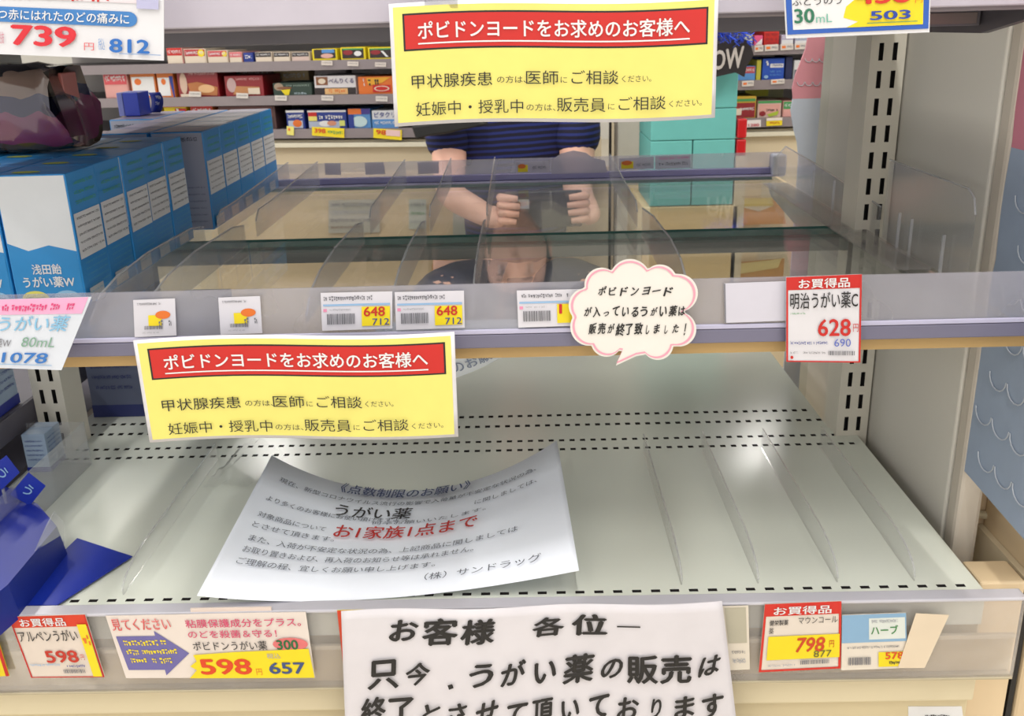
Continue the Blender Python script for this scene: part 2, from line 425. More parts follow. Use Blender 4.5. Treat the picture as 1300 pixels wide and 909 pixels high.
MB().box(-.45, .442, .641, .654, .7285, .7372, mat('wood_edge', s2l(172, 142, 92), .6, scale=25, var=.15)).build('wood_underedge', shf)
MB().box(.438, .452, .632, .655, .7345, .752, C(112, 92, 100, .4)).build('end_cap', shf, bevel=.002)
shr = empty('glass_shelf', (0, 1.2, ZG))
tag(shr, 'rear clear glass shelf beyond the dark seam with its own lavender rail', 'shelf')
glass_pane(shr, 1.018, 1.378)
MB().box(-.45, .452, 1.392, 1.3935, .7385, .770, RAILP).build('price_rail', shr)
MB().box(-.45, .452, 1.376, 1.392, .7375, .7395, RAILD).build('rail_floor', shr)
MB().box(-.45, .452, 1.386, 1.396, .740, .7485, C(150, 146, 196, .3)).build('rail_lip', shr, bevel=.0008)
MB().box(.436, .456, 1.375, 1.40, .738, .768, C(196, 200, 214, .2)).build('end_cap', shr, bevel=.003)

# clear dividers
DN_ = [(-.250, 'first from the blue boxes', 0), (-.208, 'second from the blue boxes', 0), (-.084, 'third from the blue boxes', 0), (-.019, 'fourth from the blue boxes', 0),
       (.043, 'fifth from the blue boxes', 0), (.205, 'behind the pink speech bubble card', 1)]
def divider(x, prof, label, grp, ma=None, me_=None):
    M = MB(); M.prism([(x, y, z) for y, z in prof], (.0012, 0, 0), ma or ACR)
    r = M.build('shelf_divider'); tag(r, label, 'divider', grp)
    zb = min(z for y, z in prof); top = [(x+.0006, y, z) for y, z in prof if z > zb+.003]
    MB().tube(top, .0009, me_ or ACRE, 6).build('divider_edge', r)
    return r
for x, d, k in DN_:
    h = .034 if not k else .037
    fp = [(.70, ZG+.001), (.985, ZG+.001), (.985, ZG+.022), (.945, ZG+h-.006), (.83, ZG+h-.004), (.76, ZG+h-.008), (.725, ZG+.02), (.70, ZG+.006)]
    if k: fp = [(.69, ZG+.001), (.985, ZG+.001), (.985, ZG+.03), (.90, ZG+.038), (.79, ZG+.04), (.735, ZG+.036), (.70, ZG+.025), (.69, ZG+.01)]
    divider(x, fp, 'clear plastic divider on the front glass, '+d, 'clear dividers on the front glass shelf')
    rp = [(1.03, ZG+.001), (1.372, ZG+.001), (1.372, ZG+.036), (1.355, ZG+.036), (1.10, ZG+.028), (1.045, ZG+.028), (1.03, ZG+.018)]
    divider(x, rp, 'clear plastic divider on the rear glass, '+d, 'clear dividers on the rear glass shelf')
# side guards at the right end of the shelf
x = .440
divider(x, [(.757, ZG+.001), (.948, ZG+.001), (.948, ZG+.078), (.775, ZG+.078), (.762, ZG+.072), (.757, ZG+.06)], 'tall clear plastic side guard with rounded corner at the right shelf end', 'clear side guards')
divider(x, [(.96, ZG+.001), (1.36, ZG+.001), (1.372, ZG+.028), (1.33, ZG+.046), (1.2, ZG+.042), (.96, ZG+.03)], 'low clear plastic side guard at the right end of the rear glass shelf', 'clear side guards')
gb = empty('guard_tray', (.425, 1.05, ZG)); tag(gb, 'narrow clear plastic guard tray with ribs along the right shelf end', 'tray')
MB().box(.405, .438, .82, 1.30, ZG+.0005, ZG+.002, RAILF).build('tray_base', gb)
for y in (.80, .87, .90, 1.0, 1.10, 1.18):
    MB().box(.436, .4385, y, y+.002, ZG+.0005, ZG+.035, ACRE).build('rib', gb)

# ------------------------------------------------------------------ upper shelf
us = empty('upper_shelf', (0, 1.0, .955)); tag(us, 'dark underside and pale price rail of the shelf at the top edge', 'shelf')
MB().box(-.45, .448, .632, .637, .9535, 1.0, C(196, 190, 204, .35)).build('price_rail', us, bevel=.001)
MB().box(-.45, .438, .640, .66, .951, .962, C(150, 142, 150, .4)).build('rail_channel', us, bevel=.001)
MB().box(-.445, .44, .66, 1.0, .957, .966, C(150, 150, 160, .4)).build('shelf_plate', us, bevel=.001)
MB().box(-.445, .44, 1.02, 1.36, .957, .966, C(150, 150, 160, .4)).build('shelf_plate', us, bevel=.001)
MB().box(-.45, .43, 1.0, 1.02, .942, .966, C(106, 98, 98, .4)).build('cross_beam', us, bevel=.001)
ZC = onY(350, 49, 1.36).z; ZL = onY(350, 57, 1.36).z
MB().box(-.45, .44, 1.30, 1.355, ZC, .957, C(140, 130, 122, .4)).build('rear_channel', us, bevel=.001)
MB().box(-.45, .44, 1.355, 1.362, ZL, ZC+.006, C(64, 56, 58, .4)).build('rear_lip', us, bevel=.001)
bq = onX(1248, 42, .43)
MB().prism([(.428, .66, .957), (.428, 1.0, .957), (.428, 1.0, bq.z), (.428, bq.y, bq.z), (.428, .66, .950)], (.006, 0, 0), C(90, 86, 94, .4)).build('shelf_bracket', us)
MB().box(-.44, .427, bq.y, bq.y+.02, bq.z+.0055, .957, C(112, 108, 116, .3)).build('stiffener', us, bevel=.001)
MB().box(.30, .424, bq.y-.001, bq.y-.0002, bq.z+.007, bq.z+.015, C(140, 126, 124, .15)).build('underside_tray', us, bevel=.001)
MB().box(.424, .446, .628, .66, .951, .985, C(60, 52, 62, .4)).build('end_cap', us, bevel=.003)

# ------------------------------------------------------------------ rail tags on the middle shelf
YT = .6345
def small_tag(q, label, price=None, blue=None, wide=False):
    if wide:
        it = [('s', .04, .08, .7, .14, GREY, .25), ('r', .03, .30, .94, .05, SKYB), ('r', .03, .42, .05, .08, PINK), ('s', .12, .42, .3, .06, LGREY, .3),
              ('b', .08, .55, .4, .28, GREY), ('r', .57, .38, .4, .52, YEL2)]
        if price: it.append(('t', price, .6, .38, .1*len(price), .26, RED, .03))
        if blue: it.append(('t', blue, .72, .70, .24, .18, INKB, .01))
    else:
        it = [('s', .08, .08, .6, .07, GREY, .3), ('r', .35, .42, .32, .3, YEL2), ('e', .7, .42, .18, .11, ORANGE), ('b', .25, .7, .45, .1, GREY), ('s', .6, .55, .3, .2, GREY, .3), ('s', .2, .86, .4, .05, LGREY)]
    pcard('price_tag', q, YT, C(224, 222, 232, .4), label, 'price tag', it, 'white price tags in the middle rail', thick=.0004)
small_tag([(169,381),(222,379),(224,426),(171,428)], 'small white price tag with orange spot, leftmost in the middle rail')
small_tag([(277,378),(330,376),(333,423),(280,425)], 'small white price tag with orange spot, second from left in the middle rail')
small_tag([(407,372),(498,370),(498,417),(409,420)], 'wide white 648 tag ending the middle rail stretch left of its twin', '648', '712', True)
small_tag([(501,371),(589,369),(590,416),(503,419)], 'wide white 648 tag directly right of the other 648 tag', '648', '712', True)
small_tag([(656,369),(745,367),(745,413),(658,416)], 'white price tag half hidden by the pink speech bubble card', '11', None, True)
pcard('blank_card', [(919,360),(1002,357),(1002,407),(920,410)], YT, C(214, 212, 226, .4), 'blank white card in the middle rail beside the red framed card', 'card', [('r', 0, 0, .02, 1, GREY)])
pcard('price_card', [(998,352),(1094,348),(1092,460),(998,459)], .629, C(230, 228, 234, .4), 'red framed white price card reading 628 on the middle rail', 'price card',
      [('r', 0, 0, 1, .15, RED), ('r', 0, 0, .025, 1, RED), ('r', .975, 0, .025, 1, RED), ('r', 0, .985, 1, .015, RED),
       ('t', 'お買得品', .16, .025, .68, .11, WHITE, .03), ('t', '明治うがい薬C', .05, .18, .9, .19, BLACK, .015), ('s', .05, .41, .2, .025, GREEN, .5),
       ('t', '628', .42, .49, .44, .2, RED, .03), ('t', '円', .89, .55, .07, .09, RED, .0), ('s', .05, .75, .5, .04, INKB, .5), ('t', '690', .64, .72, .22, .09, C(90, 110, 200), .01),
       ('s', .05, .87, .1, .03, GREY), ('s', .22, .87, .3, .03, GREY, .5), ('b', .56, .86, .36, .05, GREY), ('e', .07, .94, .02, .02, RED)])

# speech bubble card
def bubble():
    Yb = .628
    cx, cyy = 802, 395; pts = []
    ctr = [(862, 372, 24), (838, 358, 22), (800, 355, 26), (764, 362, 22), (744, 388, 22), (748, 415, 24), (770, 433, 20), (835, 437, 20), (862, 418, 22)]
    N = 160
    for i in range(N):
        a = 2*math.pi*i/N; best = 0
        dx, dy = math.cos(a), math.sin(a)
        for (bx, by, r) in ctr:
            ox, oy = cx-bx, cyy-by; b = ox*dx+oy*dy; c = ox*ox+oy*oy-r*r; D = b*b-c
            if D > 0: best = max(best, -b+math.sqrt(D))
        pts.append((cx+dx*best, cyy+dy*best))
    # tail
    out = []
    for p in pts:
        out.append(p)
    ins = min(range(N), key=lambda i: abs(out[i][0]-818)+(0 if out[i][1] > cyy else 999))
    ine = min(range(N), key=lambda i: abs(out[i][0]-790)+(0 if out[i][1] > cyy else 999))
    out = out[:ins+1]+[(808, 452), (782, 464), (790, 446)]+out[ine:]
    def w3(P, k): return [onY(x, y, Yb-k) for x, y in P]
    M = MB(); M.prism(w3(out, 0), (0, .0006, 0), C(240, 236, 230, .5)); o = M.build('speech_bubble_card')
    tag(o, 'cloud shaped white card with pink outline and handwriting on the middle rail', 'card')
    def shrink(P, f): return [(cx+(x-cx)*f, cyy+(y-cyy)*f) for x, y in P]
    R = MB(); a, b = w3(shrink(out, .965), .0003), w3(shrink(out, .93), .0003); n = len(out)
    for i in range(n): R.quad(a[i], a[(i+1)%n], b[(i+1)%n], b[i], C(246, 168, 190))
    R.build('pink_outline', o)
    P = bil(*[onY(x, y, Yb) for x, y in ((725, 345), (882, 345), (882, 448), (725, 448))])
    prints(o, P, [('h', 'ポビドンヨード', .2, .17, .62, .14, BLACK, .05), ('h', 'が入っているうがい薬は', .09, .41, .84, .15, BLACK, .05), ('h', '販売が終了致しました！', .13, .62, .82, .16, BLACK, .05)])
bubble()

# ------------------------------------------------------------------ big signs
def yellow_sign(q, Y, label):
    corners = [onY(x, y, Y) for x, y in q]; B = bil(*corners)
    P = lambda u, v: B(u, v)+Vector((0, .002*math.sin(u*math.pi*1.6)+.0012*v, .0012*math.sin(u*math.pi*2)))
    o = card('notice_sign', P, C(232, 230, 236, .35), label, 'sign', [
        ('r', .012, .03, .976, .94, YEL), ('r', .04, .085, .93, .30, BLACK), ('r', .046, .10, .918, .27, RED),
        ('t', 'ポビドンヨードをお求めのお客様へ', .085, .155, .83, .145, WHITE, .028), ('r', .085, .325, .83, .012, WHITE),
        ('t', '甲状腺疾患', .06, .58, .25, .115, BLACK, .008), ('t', 'の方は、', .325, .615, .09, .06, INK), ('t', '医師', .415, .57, .1, .115, BLACK, .008), ('t', 'に', .522, .62, .02, .05, INK),
        ('t', 'ご相談', .555, .565, .145, .115, BLACK, .008), ('t', 'ください。', .71, .61, .09, .055, INK),
        ('t', '妊娠中・授乳中', .07, .81, .335, .115, BLACK, .008), ('t', 'の方は、', .415, .845, .09, .06, INK), ('t', '販売員', .51, .79, .15, .12, BLACK, .008), ('t', 'に', .668, .84, .02, .05, INK),
        ('t', 'ご相談', .70, .785, .145, .115, BLACK, .008), ('t', 'ください。', .855, .83, .1, .055, INK)],
        group='yellow notice signs', flat=False, nu=64, nv=4, thick=.0008, off=.0004)
    return o
yellow_sign([(493,5),(912,-6),(907,149),(501,161)], .615, 'yellow notice sign with red heading hanging from the top shelf')
yellow_sign([(168,433),(577,421),(582,553),(190,562)], .612, 'yellow notice sign with red heading hanging below the middle rail')
# tape clips that hold them
for q, d in ((560, 'left'), (840, 'right')):
    a = onY(q, 4, .618)
    MB().box(a.x-.01, a.x+.01, .6172, .6312, a.z-.003, a.z+.012, SLEEVE).build('clip_tab', None)
    o = bpy.data.objects[[k for k in ORG][-1]]; tag(o, 'clear hanging tab holding the upper yellow sign, '+d+' one', 'clip', 'clear hanging tabs')

pcard('price_card', [(-70,-42),(208,-30),(208,77),(-70,66)], .60, C(230, 230, 236, .3), 'large white price card reading 739 and 812 at the top left corner', 'price card',
      [('r', .0, .0, .95, .33, C(236, 224, 232)), ('s', .26, .25, .5, .09, RED, .3), ('r', .0, .43, .84, .18, C(64, 130, 200)), ('e', .84, .52, .04, .09, C(64, 130, 200)),
       ('t', 'つ赤にはれたのどの痛みに', .245, .455, .60, .125, WHITE, .02), ('t', '税抜', .245, .73, .03, .14, C(210, 130, 150)),
       ('t', '739', .305, .635, .30, .25, C(220, 40, 54), .06), ('t', '円', .64, .82, .045, .09, C(226, 90, 100), .01), ('t', '税込', .705, .76, .03, .14, C(120, 160, 215)), ('t', '812', .755, .755, .185, .17, C(36, 110, 196), .05),
       ('r', .80, .93, .19, .008, C(120, 160, 215)), ('r', .88, .26, .1, .13, C(190, 190, 225))], off=.0003)
pcard('price_card', [(993,-50),(1183,-58),(1180,41),(998,49)], .60, C(228, 228, 232, .3), 'blue framed price card reading 458 and 503 at the top edge', 'price card',
      [('r', .01, .0, .98, .95, C(44, 96, 190)), ('r', .05, .05, .90, .84, WHITE), ('p', [(.42, .62), (.50, .5), (.95, .45), (.95, .89), (.42, .89), (.5, .82), (.40, .76)], YEL2),
       ('t', 'ぶどうのう', .05, .47, .34, .11, INK, .01), ('t', '30', .06, .62, .14, .19, C(40, 120, 90), .04), ('t', 'mL', .21, .70, .11, .11, C(120, 190, 170)),
       ('t', '458', .48, .38, .38, .22, C(220, 50, 30), .05), ('t', '円', .89, .53, .05, .08, ORANGE), ('t', '503', .58, .69, .28, .12, C(36, 70, 170), .04), ('r', .56, .84, .35, .01, C(60, 150, 110))], off=.0003)
pcard('price_card', [(-60,382),(116,377),(78,470),(-60,465)], .612, C(222, 228, 240, .3), 'slanted pink and white handwritten price card reading 1078 under the blue boxes', 'price card',
      [('r', .0, .0, .98, .22, C(244, 176, 214)), ('t', 'うがい薬', .36, .24, .55, .22, C(140, 196, 232), .02), ('s', .35, .06, .55, .13, C(226, 70, 130), .2),
       ('t', '薬W', .36, .56, .13, .13, GREY, .01), ('t', '80mL', .58, .54, .28, .14, C(130, 170, 150), .01), ('t', '1078', .44, .76, .40, .15, C(50, 120, 200), .03), ('r', .3, .93, .6, .01, SKYB)])

# ------------------------------------------------------------------ lower rail, tags, hanging handwritten sheet
lr = empty('lower_price_rail', (0, .665, .438)); tag(lr, 'clear plastic price rail along the front edge of the bottom deck', 'price rail')
MB().box(-.46, .475, .660, .6615, .436, .5115, RAILF).build('rail_face', lr)
MB().box(-.46, .475, .658, .672, .5095, .5125, C(206, 204, 214, .2)).build('rail_top', lr, bevel=.001)
MB().box(-.46, .475, .6595, .672, .434, .4365, C(190, 178, 150, .3)).build('rail_bottom', lr, bevel=.0008)
MB().box(-.46, .475, .664, .668, .470, .474, C(226, 212, 186, .3)).build('rail_rib', lr, bevel=.0008)
MB().box(-.46, .475, .668, .671, .437, .468, C(205, 186, 150, .5)).build('rail_back', lr)
YL = .6565
pcard('price_card', [(-70,782),(-12,782),(12,858),(-50,862)], YL, YEL2, 'yellow and red price card cut off by the left frame edge', 'price card', [('r', .93, 0, .07, 1, RED)])
pcard('price_card', [(11,783),(108,780),(133,859),(40,860)], YL, C(232, 218, 206, .45), 'slanted red framed price card reading 598 at the lower left', 'price card',
      [('r', 0, 0, 1, .18, C(220, 60, 30)), ('r', 0, 0, .02, 1, RED), ('r', .98, 0, .02, 1, RED), ('r', 0, .985, 1, .015, RED), ('t', 'お買得品', .12, .03, .6, .13, WHITE, .03),
       ('t', 'アルペンうがい', .04, .22, .78, .18, INK, .012), ('t', '598', .30, .55, .44, .2, C(200, 50, 30), .04), ('t', '円', .77, .62, .05, .09, RED), ('s', .06, .76, .4, .04, SKYB), ('b', .48, .86, .3, .06, GREY), ('s', .55, .78, .25, .05, INKB),
       ('r', .86, .14, .12, .84, YEL2), ('s', .88, .3, .08, .2, ORANGE, .4)])
pcard('price_card', [(134,782),(388,777),(400,860),(160,861)], YL, C(236, 224, 216, .45), 'long yellow and white price card with a purple arrow reading 598 and 657', 'price card',
      [('t', '見てください', .015, .04, .30, .19, C(224, 90, 90), .05), ('t', '見てください', .015, .04, .30, .19, C(244, 226, 220), .0),
       ('p', [(.02, .32), (.22, .32), (.22, .24), (.37, .60), (.22, .95), (.22, .86), (.03, .86)], C(112, 106, 170)), ('s', .05, .38, .22, .1, YEL2, .18), ('s', .05, .52, .26, .1, YEL2, .18), ('s', .05, .66, .22, .1, YEL2, .18),
       ('t', '粘膜保護成分をプラス。', .39, .07, .58, .13, C(220, 80, 120), .02), ('t', 'のどを殺菌＆守る！', .39, .24, .45, .12, C(220, 80, 120), .02), ('t', 'ポビドンうがい薬', .40, .41, .38, .14, INK, .012),
       ('e', .9, .47, .09, .10, C(230, 120, 120)), ('t', '300', .83, .40, .11, .15, C(30, 110, 60), .04),
       ('p', [(.35, .97), (.39, .86), (.36, .80), (.40, .72), (.39, .62), (.60, .58), (.99, .54), (1, .99), (.34, .99)], YEL2), ('t', '598', .41, .68, .27, .25, C(226, 70, 20), .05), ('t', '円', .70, .84, .03, .1, ORANGE),
       ('t', '税込', .77, .60, .07, .08, LGREY), ('t', '657', .77, .74, .19, .18, C(60, 80, 130), .04)])
MB().box(-.190, -.125, .6585, .6575+.0025, .5095, .5155, C(238, 220, 210, .4)).build('paper_slip', None)
tag(bpy.data.objects[list(ORG)[-1]], 'pale paper slip folded over the lower rail above the arrow card', 'paper slip')
pcard('price_card', [(428,775),(500,773),(500,855),(437,855)], YL, YEL2, 'orange and yellow price card mostly covered by the handwritten sheet', 'price card', [('r', 0, 0, 1, .1, C(226, 70, 30)), ('r', 0, 0, .12, 1, C(226, 70, 30))])
pcard('price_tag', [(916,770),(950,769),(952,850),(926,851)], YL, C(232, 222, 206, .5), 'narrow cream price tag between the handwritten sheet and the red framed card', 'price tag', [('r', .1, .02, .8, .55, C(190, 184, 164)), ('s', .2, .68, .6, .06, GREY, .5), ('s', .2, .8, .6, .1, LGREY, .5)])
pcard('price_card', [(971,767),(1068,763),(1067,848),(963,853)], YL, C(234, 222, 210, .45), 'red framed price card reading 798 at the lower right', 'price card',
      [('r', 0, 0, 1, .18, C(216, 44, 30)), ('r', 0, 0, .03, 1, C(216, 44, 30)), ('r', .97, 0, .03, 1, C(216, 44, 30)), ('r', 0, .97, 1, .03, C(216, 44, 30)), ('t', 'お買得品', .12, .04, .75, .12, WHITE, .03),
       ('t', '健栄製薬', .08, .23, .24, .08, INK, .02), ('t', 'マウンコール', .45, .20, .5, .10, INK, .01), ('t', '薬', .08, .34, .06, .09, INK), ('r', .08, .47, .90, .35, YEL2), ('t', '798', .42, .50, .36, .22, C(210, 70, 20), .04, .03), ('t', '円', .85, .56, .06, .1, RED),
       ('t', '877', .66, .70, .22, .1, C(100, 100, 50), .01), ('b', .5, .84, .35, .06, GREY), ('s', .1, .88, .35, .04, LGREY)])
pcard('price_card', [(1069,781),(1150,778),(1152,848),(1068,851)], YL, C(236, 226, 212, .45), 'pale blue and white price card reading 578 beside the lower red framed card', 'price card',
      [('r', .0, .0, 1, .5, C(140, 180, 214)), ('r', .42, .07, .56, .38, C(226, 232, 226)), ('t', 'ハーブ', .45, .2, .42, .16, C(50, 140, 60), .02), ('s', .46, .09, .4, .07, LGREY, .3), ('s', .08, .56, .8, .05, GREY, .3),
       ('b', .1, .76, .35, .14, GREY), ('r', .56, .68, .42, .27, YEL2), ('t', '578', .66, .68, .28, .13, C(226, 80, 30), .04), ('s', .72, .84, .22, .08, INK, .4)])
pcard('paper_slip', [(1163,779),(1205,781),(1174,848),(1140,848)], YL-.0015, C(234, 216, 190, .6), 'blank beige slanted paper slip at the right of the lower rail', 'paper slip')
pcard('base_sticker', [(1153,897),(1221,897),(1226,935),(1154,936)], .6835, WHITE, 'small white sticker on the cream base board at the bottom right', 'sticker', [('s', .3, .25, .45, .15, BLACK, .3)])
def sheet():
    q = [(433, 776), (917, 764), (950, 1040), (443, 1050)]
    B = bil(*[onY(x, y, .648) for x, y in q])
    P = lambda u, v: B(u, v)+Vector((0, .0035*math.sin(u*7+v*3)*(1-v)+.002*math.sin(u*13)-.003*(1-v), 0))
    card('handwritten_sheet', P, C(226, 222, 228, .7), 'large white sheet with black brush writing hanging over the lower rail', 'sheet', [
        ('h', 'お客様', .11, .04, .29, .11, BLACK, .06), ('h', '各位', .48, .035, .22, .10, BLACK, .06), ('r', .72, .088, .06, .006, BLACK),
        ('h', '只今、うがい薬の販売は', .06, .215, .92, .125, BLACK, .055), ('h', '終了とさせて頂いております', .035, .385, .94, .13, BLACK, .055)],
        flat=False, nu=60, nv=24, thick=.0004, off=.0006)
sheet()

# ------------------------------------------------------------------ curled notice on the deck, second notice under the shelf
def curled():
    TL = onZ(345, 578, .536); TR = onZ(707, 559, .542); BR = onZ(735, 724, .538); BL = onZ(250, 756, .530)
    TM = onZ(527, 623, .5105); BM = onZ(470, 788, .5105); BM.y = max(BM.y, .676); 
    def q(a, m, b, u):
        c = m*2-(a+b)*.5
        return a*(1-u)**2+c*2*u*(1-u)+b*u*u
    P = lambda u, v: q(BL, BM, BR, u)*(1-v)+q(TL, TM, TR, u)*v
    g = C(110, 116, 130, .7)
    ls = [('t', '現在、新型コロナウイルス流行の影響で入荷量が不安定な状況の為、', .06, .13, .86, .04), ('t', 'より多くのお客様にお使い頂けますよう', .05, .30, .46, .04), ('t', 'に関しましては、', .72, .245, .2, .04),
          ('t', '何卒お願いいたします。', .4, .335, .36, .035),
          ('t', '対象商品について', .05, .43, .22, .04), ('t', 'とさせて頂きます。', .05, .51, .26, .04), ('t', 'また、入荷が不安定な状況の為、上記商品に関しましては', .06, .60, .80, .045),
          ('t', 'お取り置きおよび、再入荷のお知らせ等は承れません。', .06, .68, .68, .045), ('t', 'ご理解の程、宜しくお願い申し上げます。', .06, .76, .58, .045)]
    it = [x+(g, .0) for x in ls]
    it += [('t', '《点数制限のお願い》', .255, .008, .44, .095, C(60, 74, 120, .7), .02), ('t', 'うがい薬', .27, .215, .25, .115, INK, .02), ('t', 'お1家族1点まで', .30, .40, .44, .12, C(216, 50, 44, .6), .022),
           ('t', '（株）サンドラッグ', .62, .86, .30, .055, C(110, 116, 130, .7), .0)]
    card('paper_notice', P, mat('notice_paper', (.84, .88, .97), .7, var=.02), 'curled white paper notice with red line of writing lying on the bottom deck', 'notice', it, flat=False, nu=72, nv=4, thick=.0003, off=.0005)
    A = [onY(x, y, .70) for x, y in ((470, 410), (662, 405), (640, 452), (585, 474), (500, 478))]
    TL, TR = A[0], A[1]
    BLp, BRp = onY(530, 492, .70), onY(672, 432, .70)
    P2 = lambda u, v: (BLp.lerp(BRp, u)+Vector((0, 0, -.006*math.sin(u*math.pi))))*(1-v)+TL.lerp(TR, u)*v
    card('paper_notice', P2, C(214, 224, 236, .7), 'curved corner of a white paper notice hanging under the middle shelf', 'notice',
         [('t', 'のお願い》', .36, .74, .50, .19, C(120, 134, 160, .7), .015), ('s', .4, .62, .3, .06, LGREY, .3)], flat=False, nu=16, nv=2, thick=.0003)
curled()

# clear dividers standing on the deck
for x, y0, h, d in ((.207, .69, .020, 'left of the bright streak'), (.270, .69, .022, 'right of the bright streak'), (.335, .69, .024, 'second from the end panel'), (.398, .69, .024, 'nearest the end panel'),
                    (-.258, .69, .02, 'beside the blue card')):
    prof = [(y0, ZD+.0005), (.955, ZD+.0005), (.955, ZD+h)]+[(y0+.06-.06*math.sin(a), ZD+h-(h-.004)*(1-math.cos(a))) for a in [i*math.pi/12 for i in range(7)]]
    divider(x, prof, 'thin clear curved divider standing on the bottom deck, '+d, 'clear dividers on the bottom deck', ACD, ACDE)
# crumpled clear film behind the curled notice
def film():
    M = MB(); vs = []; nu, nv = 18, 8; rr = random.Random(4)
    for j in range(nv+1):
        for i in range(nu+1):
            u, v = i/nu, j/nv
            x = -.252+.06*u+.01*v; y = .885+.07*v; z = ZD+.003+.02*v*math.sin(u*math.pi)+rr.uniform(-.0025, .0025)
            vs.append((x, y, z))
    fs = [(j*(nu+1)+i, j*(nu+1)+i+1, (j+1)*(nu+1)+i+1, (j+1)*(nu+1)+i) for j in range(nv) for i in range(nu)]
    M.add(vs, fs, clear('film', (.98, .98, .98), .03, (.9, .9, .9), .15, .5, .3)); o = M.build('plastic_film', smooth=True)
    tag(o, 'crinkled clear plastic film on the deck behind the curled notice', 'plastic film')
film()

# ------------------------------------------------------------------ blue gargle cartons
def carton(x1, y0, row, col, dark=False):
    x0 = x1-.0575; d = .0535 if not dark else .061; z0, z1 = ZG+.001, ZG+.001+.109
    r = empty('gargle_carton', ((x0+x1)/2, y0+d/2, z0))
    MB().box(x0, x1, y0, y0+d, z0, z1, BLUE).build('carton_body', r, bevel=.0008)
    P = bil((x0, y0, z1), (x1, y0, z1), (x1, y0, z0), (x0, y0, z0))
    if not dark:
        prints(r, P, [('r', .02, .01, .96, .62, C(232, 236, 240, .35)), ('p', [(.02, .5), (.3, .56), (.6, .52), (.98, .57), (.98, .99), (.02, .99)], C(46, 146, 214, .35)),
                      ('t', '浅田飴', .3, .66, .42, .08, WHITE, .03), ('t', 'うがい薬W', .14, .755, .74, .085, WHITE, .035),
                      ('e', .28, .93, .2, .065, C(230, 224, 110)), ('e', .74, .93, .2, .065, C(150, 200, 236)), ('s', .14, .91, .28, .035, INK, .5), ('s', .6, .91, .28, .035, INKB, .5)], name='front_lettering', pname='front_panel')
    else:
        prints(r, P, [('r', .02, .01, .96, .98, C(176, 176, 190, .4)), ('s', .1, .05, .8, .05, INK, .3), ('s', .06, .55, .86, .02, GREY, .8), ('s', .06, .62, .86, .02, GREY, .8), ('s', .06, .69, .86, .02, GREY, .8), ('s', .06, .76, .86, .02, GREY, .8), ('s', .06, .83, .86, .02, GREY, .8), ('s', .06, .9, .86, .02, GREY, .8)], name='back_lettering', pname='back_panel')  # grey face panel puts the shadow on the rear cartons into the colour
    if col == 0:
        S = bil((x1, y0, z1), (x1, y0+d, z1), (x1, y0+d, z0), (x1, y0, z0))
        it = [('r', .04, .30, .92, .34, C(252, 253, 255, .4))]
        for k in range(5): it.append(('s', .1, .33+k*.06, .8, .022, GREY, .9))
        for k in range(3): it.append(('s', .15, .07+k*.07, .7, .03, C(90, 190, 120), .9))
        for k in range(6): it.append(('s', .12, .67+k*.045, .76, .018, C(110, 190, 230), .9))
        it.append(('r', .1, .87, .5, .11, C(210, 216, 222, .4)))
        prints(r, S, it, name='side_lettering', pname='side_panel')
    T = bil((x0, y0+d, z1), (x1, y0+d, z1), (x1, y0, z1), (x0, y0, z1))
    prints(r, T, [('e', .35, .75, .2, .12, C(190, 205, 90)), ('s', .58, .68, .36, .12, C(150, 200, 235), .4)] if not dark else [('r', .03, .03, .94, .94, C(150, 140, 165, .35))], name='top_lettering', pname='top_panel')
    rows = ['foremost', 'second', 'third', 'fourth', 'fifth']; cols = ['right-hand', 'middle', 'left-hand']
    where = 'front glass' if not dark else 'rear glass'
    tag(r, 'blue and white gargle carton on the %s, %s one of its %s file' % (where, rows[row], cols[col]), 'carton', 'blue gargle cartons on the '+where)
for c in range(3):
    for k in range(5):
        x1 = -.277-c*.0595; y0 = .759+k*.0545
        if proj((x1, y0+.05, .848))[0] > 2 and not (c == 2 and k == 4): carton(x1+random.uniform(-.0012, .0012)*(k > 0), y0, k, c)
for c in range(3):
    for k in range(5):
        x1 = -.268-c*.0605; y0 = 1.075+k*.0615
        if c < 2 or k > 2: carton(x1, y0, k, c, True)

